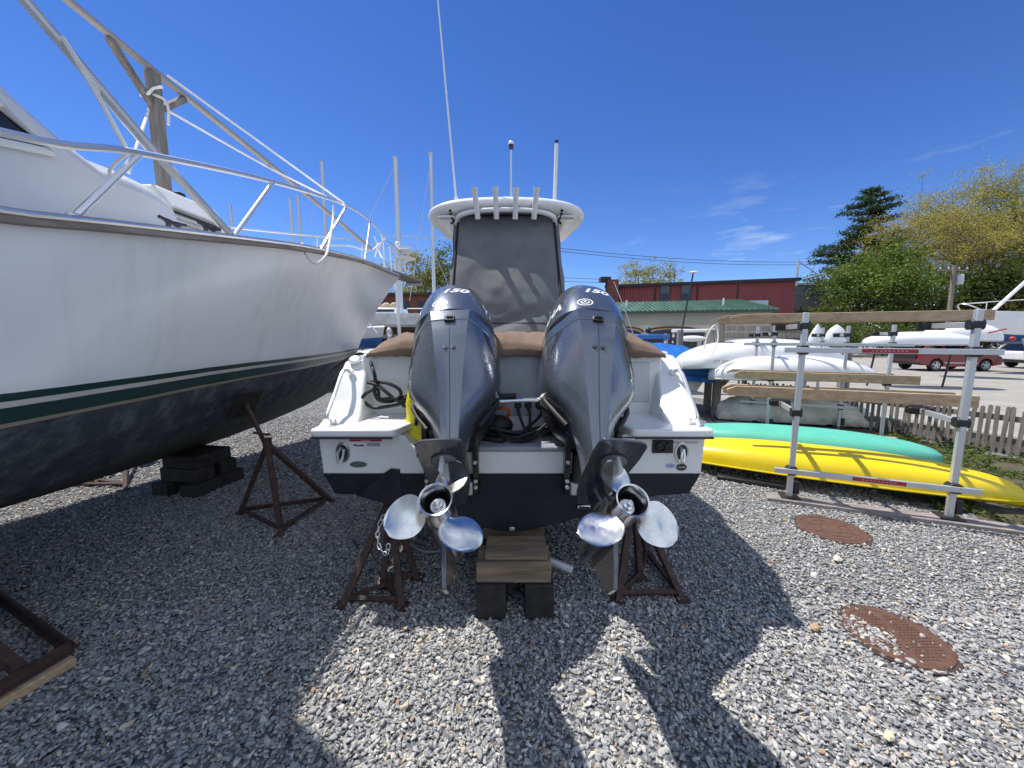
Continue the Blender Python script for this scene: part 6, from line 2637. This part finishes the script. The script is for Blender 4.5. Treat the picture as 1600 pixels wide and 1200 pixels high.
def annex_at(px):
    for i in range(4000):
        p = lerp(EL, ER, i / 3999)
        if 800 + FPX * p.x / (p.y * CP + (CAMH - 2) * SP) >= px:
            return p
    return ER


for px, wd in ((978, 1.15), (1051, 1.75)):
    p = annex_at(px) - n2 * .04
    m = MB()
    arc = [(-wd, 0), (-wd, 1.85)] + [(wd * math.cos(a), 1.85 + .38 * math.sin(a)) for a in [math.pi * (1 - k / 10) for k in range(1, 10)]] + [(wd, 1.85), (wd, 0)]
    m.loft([[p + d2 * x + UP * z for x, z in arc], [p + d2 * x + UP * z + n2 * .1 for x, z in arc]])
    dr = m.build('arched_door', M['door_dark'], root)
    m = MB()
    arc2 = [(x * 1.10, z * 1.0 + (.16 if z > 1.8 else 0)) for x, z in arc[1:-1]]
    m.tube([p + d2 * x + UP * z - n2 * .02 for x, z in arc2], .08, 6)
    m.build('arch_trim', M['brick'], dr)
    for k in (-.5, .05):
        m = MB()
        m.box(p + d2 * (wd * k * .6) - n2 * .04 + UP * 1.75, (.16, .05, .28))
        m.box(p + d2 * (wd * k * .6) - n2 * .04 + UP * 1.30, (.16, .05, .28))
        m.build('door_pane', M['white_plastic'], dr)
p = annex_at(1093) - n2 * .05
m = MB()
m.lathe([(.36, 0), (.36, .06), (.001, .06)], p + UP * 1.85, -n2, n=24)
m.build('round_window', M['door_dark'], root)
for px in (978, 1134):
    p = annex_at(px) + n2 * 1.2
    m = MB()
    m.tube([p + UP * (ze + .2), p + UP * (ze + 1.1)], .07, 8)
    m.build('vent_pipe', M['white_plastic'], root)
# brick building far left behind the sailboats
q0, q1 = at(585, 480, 40), at(945, 480, 40)
q0.z = q1.z = 0
zb = at(640, 462, 40).z
root = thing('brick_building', 'low brick building with dark windows behind the sailboats', 'building', (q0 + q1) / 2)
m = MB()
d3, n3 = quad_wall(m, q0, q1, 0, zb, 8)
m.build('walls', M['brick'], root)
m = MB()
m.bar(q0 + UP * (zb + .12) + n3 * 4 - d3 * .3, q1 + UP * (zb + .12) + n3 * 4, 9, .26)
m.build('roof', mat('brown_roof', (.05, .04, .035), .9), root)
for k in range(12):
    p = lerp(q0, q1, .05 + k * .08) - n3 * .04
    m = MB()
    m.bar(p - d3 * .55 + UP * (zb - 1.5), p + d3 * .55 + UP * (zb - 1.5), .08, 1.7)
    m.build('window', M['glass_dark'], root)

# ------------------------------------------------------------------ trees
def tree(name, label, base, h_, crown, z_c, leaf, nleaf, lsize, trunk_r=.22, group=None, nlimb=11, seed=1, trunks=1, spread=.26, lean=(0, 0), sparse=False):
    """tapered trunk, forking limbs that end in twigs, and single leaves gathered about the twigs"""
    rs = np.random.default_rng(seed)
    base = V(base)
    root = thing(name, label, 'tree', base, group)
    tips, mids = [], []
    tr, lm = MB(), MB()
    rx, ry, rz_ = crown
    cc = base + V((lean[0], lean[1], z_c))
    top = base + V((lean[0] * .9, lean[1] * .9, z_c + rz_ * .55))
    for k in range(trunks):
        off = V((rs.normal() * .5, rs.normal() * .3, 0)) * (trunks > 1)
        pts_ = [base + off * .6]
        for q in (.25, .5, .75, 1):
            pts_.append(lerp(base + off * .6, top + off * 5, q) + V((rs.normal() * .22, rs.normal() * .22, 0)) * h_ / 12)
        pc = curve(pts_, 4)
        tr.tube(pc, [trunk_r * (1 - .88 * i / (len(pc) - 1)) for i in range(len(pc))], 8)
        for j in range(nlimb):
            q = rs.uniform(.22, .98)
            s0 = pc[int(q * (len(pc) - 1))]
            a, e = rs.uniform(0, 6.283), rs.uniform(-.55, .95)
            rr = math.sqrt(max(0, 1 - e * e)) * rs.uniform(.75, 1.0)
            tip = cc + V((rx * rr * math.cos(a), ry * rr * math.sin(a), rz_ * e))
            if tip.z < s0.z - .2:
                tip.z = s0.z + rs.uniform(0, .8)
            md = lerp(s0, tip, .5) + V((0, 0, .10 * h_ * rs.uniform(-.2, .5)))
            r0 = trunk_r * .42 * (1 - q * .6)
            bp = curve([s0, md, tip], 4)
            lm.tube(bp, [r0 * (1 - .85 * i / (len(bp) - 1)) for i in range(len(bp))], 5)
            tips.append(tip)
            for w_ in range(13):
                t0 = bp[rs.integers(3, len(bp))]
                dv = V(rs.normal(size=3)) * (rx * .26)
                dv.z = abs(dv.z) * .8
                lm.tube([t0, t0 + dv * .5 + V((0, 0, .05)), t0 + dv], [max(.016, r0 * .34), max(.012, r0 * .22), .007], 4)
                tips.append(t0 + dv)
                tips.append(t0 + dv * .6)
    tr.build('trunk', M['bark'], root)
    lm.build('limbs', M['bark'], root)
    tips = np.array([list(t_) for t_ in tips])
    # clusters of different density make the light and dark clumps and the gaps
    wgt = rs.uniform(.1, 1, len(tips))**1.5
    wgt /= wgt.sum()
    ix = rs.choice(len(tips), nleaf, p=wgt)
    c = tips[ix] + rs.normal(size=(nleaf, 3)) * np.array([rx, ry, rz_ * .8]) * spread * rs.uniform(.15, 1, (nleaf, 1))
    c[:, 2] = np.maximum(c[:, 2], base.z + .3)
    leaf_cards('crown', c, rs.uniform(.6, 1.3, nleaf) * lsize, leaf, root)
    return root


def pine(name, label, base, h_, r_, seed=3, nl=9000):
    rs = np.random.default_rng(seed)
    base = V(base)
    root = thing(name, label, 'tree', base)
    m = MB()
    m.tube([base, base + UP * h_ * .5 + V((.1, 0, 0)), base + UP * h_], [.30, .2, .04], 8)
    m.build('trunk', M['bark'], root)
    lm = MB()
    cs = []
    z = h_ * .16
    while z < h_ * .985:
        q = (z / h_ - .16) / .84
        R_ = r_ * (1 - q)**.75 * (.75 + .4 * math.sin(q * 9)**2) + .25
        for k in range(7):
            a = rs.uniform(0, 6.283)
            ln = R_ * rs.uniform(.45, 1.12)
            tip = base + V((ln * math.cos(a), ln * math.sin(a), z + ln * rs.uniform(-.05, .30)))
            s0 = base + UP * z
            lm.tube([s0, lerp(s0, tip, .5) - UP * .08 * ln, tip], [.06, .04, .012], 4)
            n_ = int(40 + 80 * ln)
            t_ = rs.uniform(.25, 1.02, n_)
            p = np.array([list(s0)]) + np.outer(t_, np.array(list(tip - s0)))
            cs.append(p + rs.normal(size=(n_, 3)) * np.array([.24, .24, .11]) * (1 + ln * .12))
        z += h_ * rs.uniform(.034, .058)
    lm.build('limbs', M['bark'], root)
    c = np.concatenate(cs)
    leaf_cards('crown', c, rs.uniform(.10, .24, len(c)), M['needles'], root, aspect=.35)
    return root


GT = 'trees beyond the parking lot'
def tpos(px, d):
    p = at(px, 500, d)
    return V((p.x, p.y, 0))


pine('pine_tree', 'tall dark pine with ragged layered branches left of the olive trees', tpos(1338, 47), at(1362, 302, 47).z, 8.0, 3)
tree('spring_tree', 'dense yellow green tree in front of the pine', tpos(1380, 38), 8.5, (4.6, 3.6, 3.9), at(1372, 440, 38).z * .62 + 1.2, M['leaf_green'], 24000, .14, .2, GT, 14, 11)
tree('spring_tree', 'low bright green bush beside the red warehouse', tpos(1268, 40), 3.6, (1.8, 1.6, 1.4), 2.9, M['leaf_green'], 3600, .14, .12, GT, 8, 12)
tree('spring_tree', 'dark green undergrowth at the foot of the olive trees', tpos(1440, 42), 5, (3.4, 3, 2.2), 3.2, M['leaf_dark'], 6500, .16, .15, GT, 10, 13)
tree('bare_maple', 'gold budding maple forking low in front of the sky gap', tpos(1452, 40), 15, (6.4, 4.4, 5.2), 9.6, M['leaf_gold'], 30000, .068, .28, GT, 15, 14, trunks=2, spread=.13)
tree('bare_maple', 'tallest olive budding tree behind the utility pole', tpos(1528, 44), 19, (7.6, 5, 6.2), 12.2, M['leaf_olive'], 62000, .072, .32, GT, 16, 15, trunks=3, spread=.12)
tree('bare_maple', 'olive budding tree cut off by the right edge', tpos(1625, 42), 16.5, (6.5, 5, 5.6), 11.0, M['leaf_olive'], 44000, .072, .3, GT, 16, 16, trunks=2, spread=.13)
tree('spring_tree', 'shaded green tree mass right of the utility pole', tpos(1545, 39), 8, (5, 3, 3.0), 4.6, M['leaf_dark'], 16000, .15, .2, GT, 12, 17)
tree('spring_tree', 'yellow leaved tree low at the right edge', tpos(1612, 38), 8, (4.2, 3, 3.4), 5.2, M['leaf_gold'], 7000, .15, .2, GT, 12, 18)
tree('bare_tree', 'pale thin tree just left of the dark pine', tpos(1312, 50), 8.5, (3.2, 2.6, 3.3), 5.6, mat('pale_twig_leaves', (.34, .28, .16), .8), 2600, .10, .14, GT, 12, 19, spread=.14)
tree('bare_maple', 'round budding tree above the red roof, left of two', tpos(998, 62), 13.5, (3.6, 3, 2.6), at(998, 437, 62).z - .6, M['leaf_olive'], 3200, .14, .25, 'budding trees above the red roof', 11, 20, spread=.2)
tree('bare_maple', 'round budding tree above the red roof, right of two', tpos(1052, 62), 13.5, (3.2, 3, 2.6), at(1050, 437, 62).z - .5, M['leaf_olive'], 1900, .14, .25, 'budding trees above the red roof', 11, 21, spread=.2)
for k, (px, d_, lab) in enumerate(((1300, 33, 'low dark brush beyond the two upright white hull ends'), (1385, 34, 'low dark brush behind the long white upturned hull'), (1475, 34, 'low dark brush behind the red car'), (1565, 33, 'low dark brush behind the white cruiser'))):
    tree('shrub', lab, tpos(px, d_), 2.6, (3.4, 1.6, 1.25), 1.35, M['leaf_dark'], 5200, .12, .07, 'brush along the far side of the lot', 12, 40 + k, spread=.30)
GL2 = 'trees behind the masts'
tree('spring_tree', 'olive green tree behind the tallest mast', tpos(652, 52), 10, (4.2, 3.6, 3.6), at(652, 435, 52).z - 1, M['leaf_olive'], 6500, .16, .25, GL2, 12, 22)
tree('spring_tree', 'green tree half hidden by the left outboard', tpos(712, 54), 11, (4.0, 3.4, 4.2), at(712, 425, 54).z - 1.5, M['leaf_green'], 6500, .16, .25, GL2, 12, 23)
tree('spring_tree', 'dark tree low behind the bow of the big boat', tpos(592, 50), 7, (3.0, 3, 2.6), 4.4, M['leaf_dark'], 4500, .16, .2, GL2, 10, 24)

# ------------------------------------------------------------------ utility pole and wires
p0 = tpos(1484, 30)
p1 = at(1491, 415, 30)
root = thing('utility_pole', 'slightly leaning grey utility pole with cross arm in front of the trees', 'utility pole', p0)
m = MB()
m.tube([p0, p1], [.17, .12], 10)
m.build('pole', M['pole_wood'], root)
m = MB()
m.bar(p1 - UP * .35 + V((-1.2, 0, 0)), p1 - UP * .35 + V((1.2, .2, 0)), .10, .12)
m.build('cross_arm', M['pole_wood'], root)
for k in (-1.05, -.4, .4, 1.05):
    m = MB()
    m.lathe([(.03, 0), (.06, .04), (.05, .09), (.06, .13), (.02, .17)], p1 + V((k, 0, -.29)), n=10)
    m.build('insulator', M['galv'], root)
m = MB()
m.lathe([(.05, 0), (.24, .04), (.26, .1), (.26, .75), (.2, .82)], p1 + V((.42, -.1, -1.5)), n=16)
m.build('transformer', M['galv'], root)
GW = 'overhead wires across the yard'
for lab, a, b, sag in (
    ('upper of two close wires left of the trees', at(700, 365, 30), at(1300, 408, 44), .8),
    ('lower of two close wires left of the trees', at(700, 369, 30), at(1300, 412, 44), .85),
    ('wire running low behind the hardtop to the chimney', at(640, 418, 36), at(965, 442, 43), .3),
    ('second low wire behind the hardtop to the chimney', at(640, 410, 36), at(965, 437, 43), .3),
    ('dark wire crossing the trees at the right', at(1240, 452, 34), at(1720, 438, 30), .6),
    ('slack wire low across the trees at the right', at(1240, 462, 34), at(1720, 447, 30), .7)):
    m = MB()
    m.tube([lerp(a, b, i / 24) - UP * sag * 4 * (i / 24) * (1 - i / 24) for i in range(25)], .022, 5)
    m.build('overhead_wire', M['wire'], label=lab, cat='wire', group=GW)
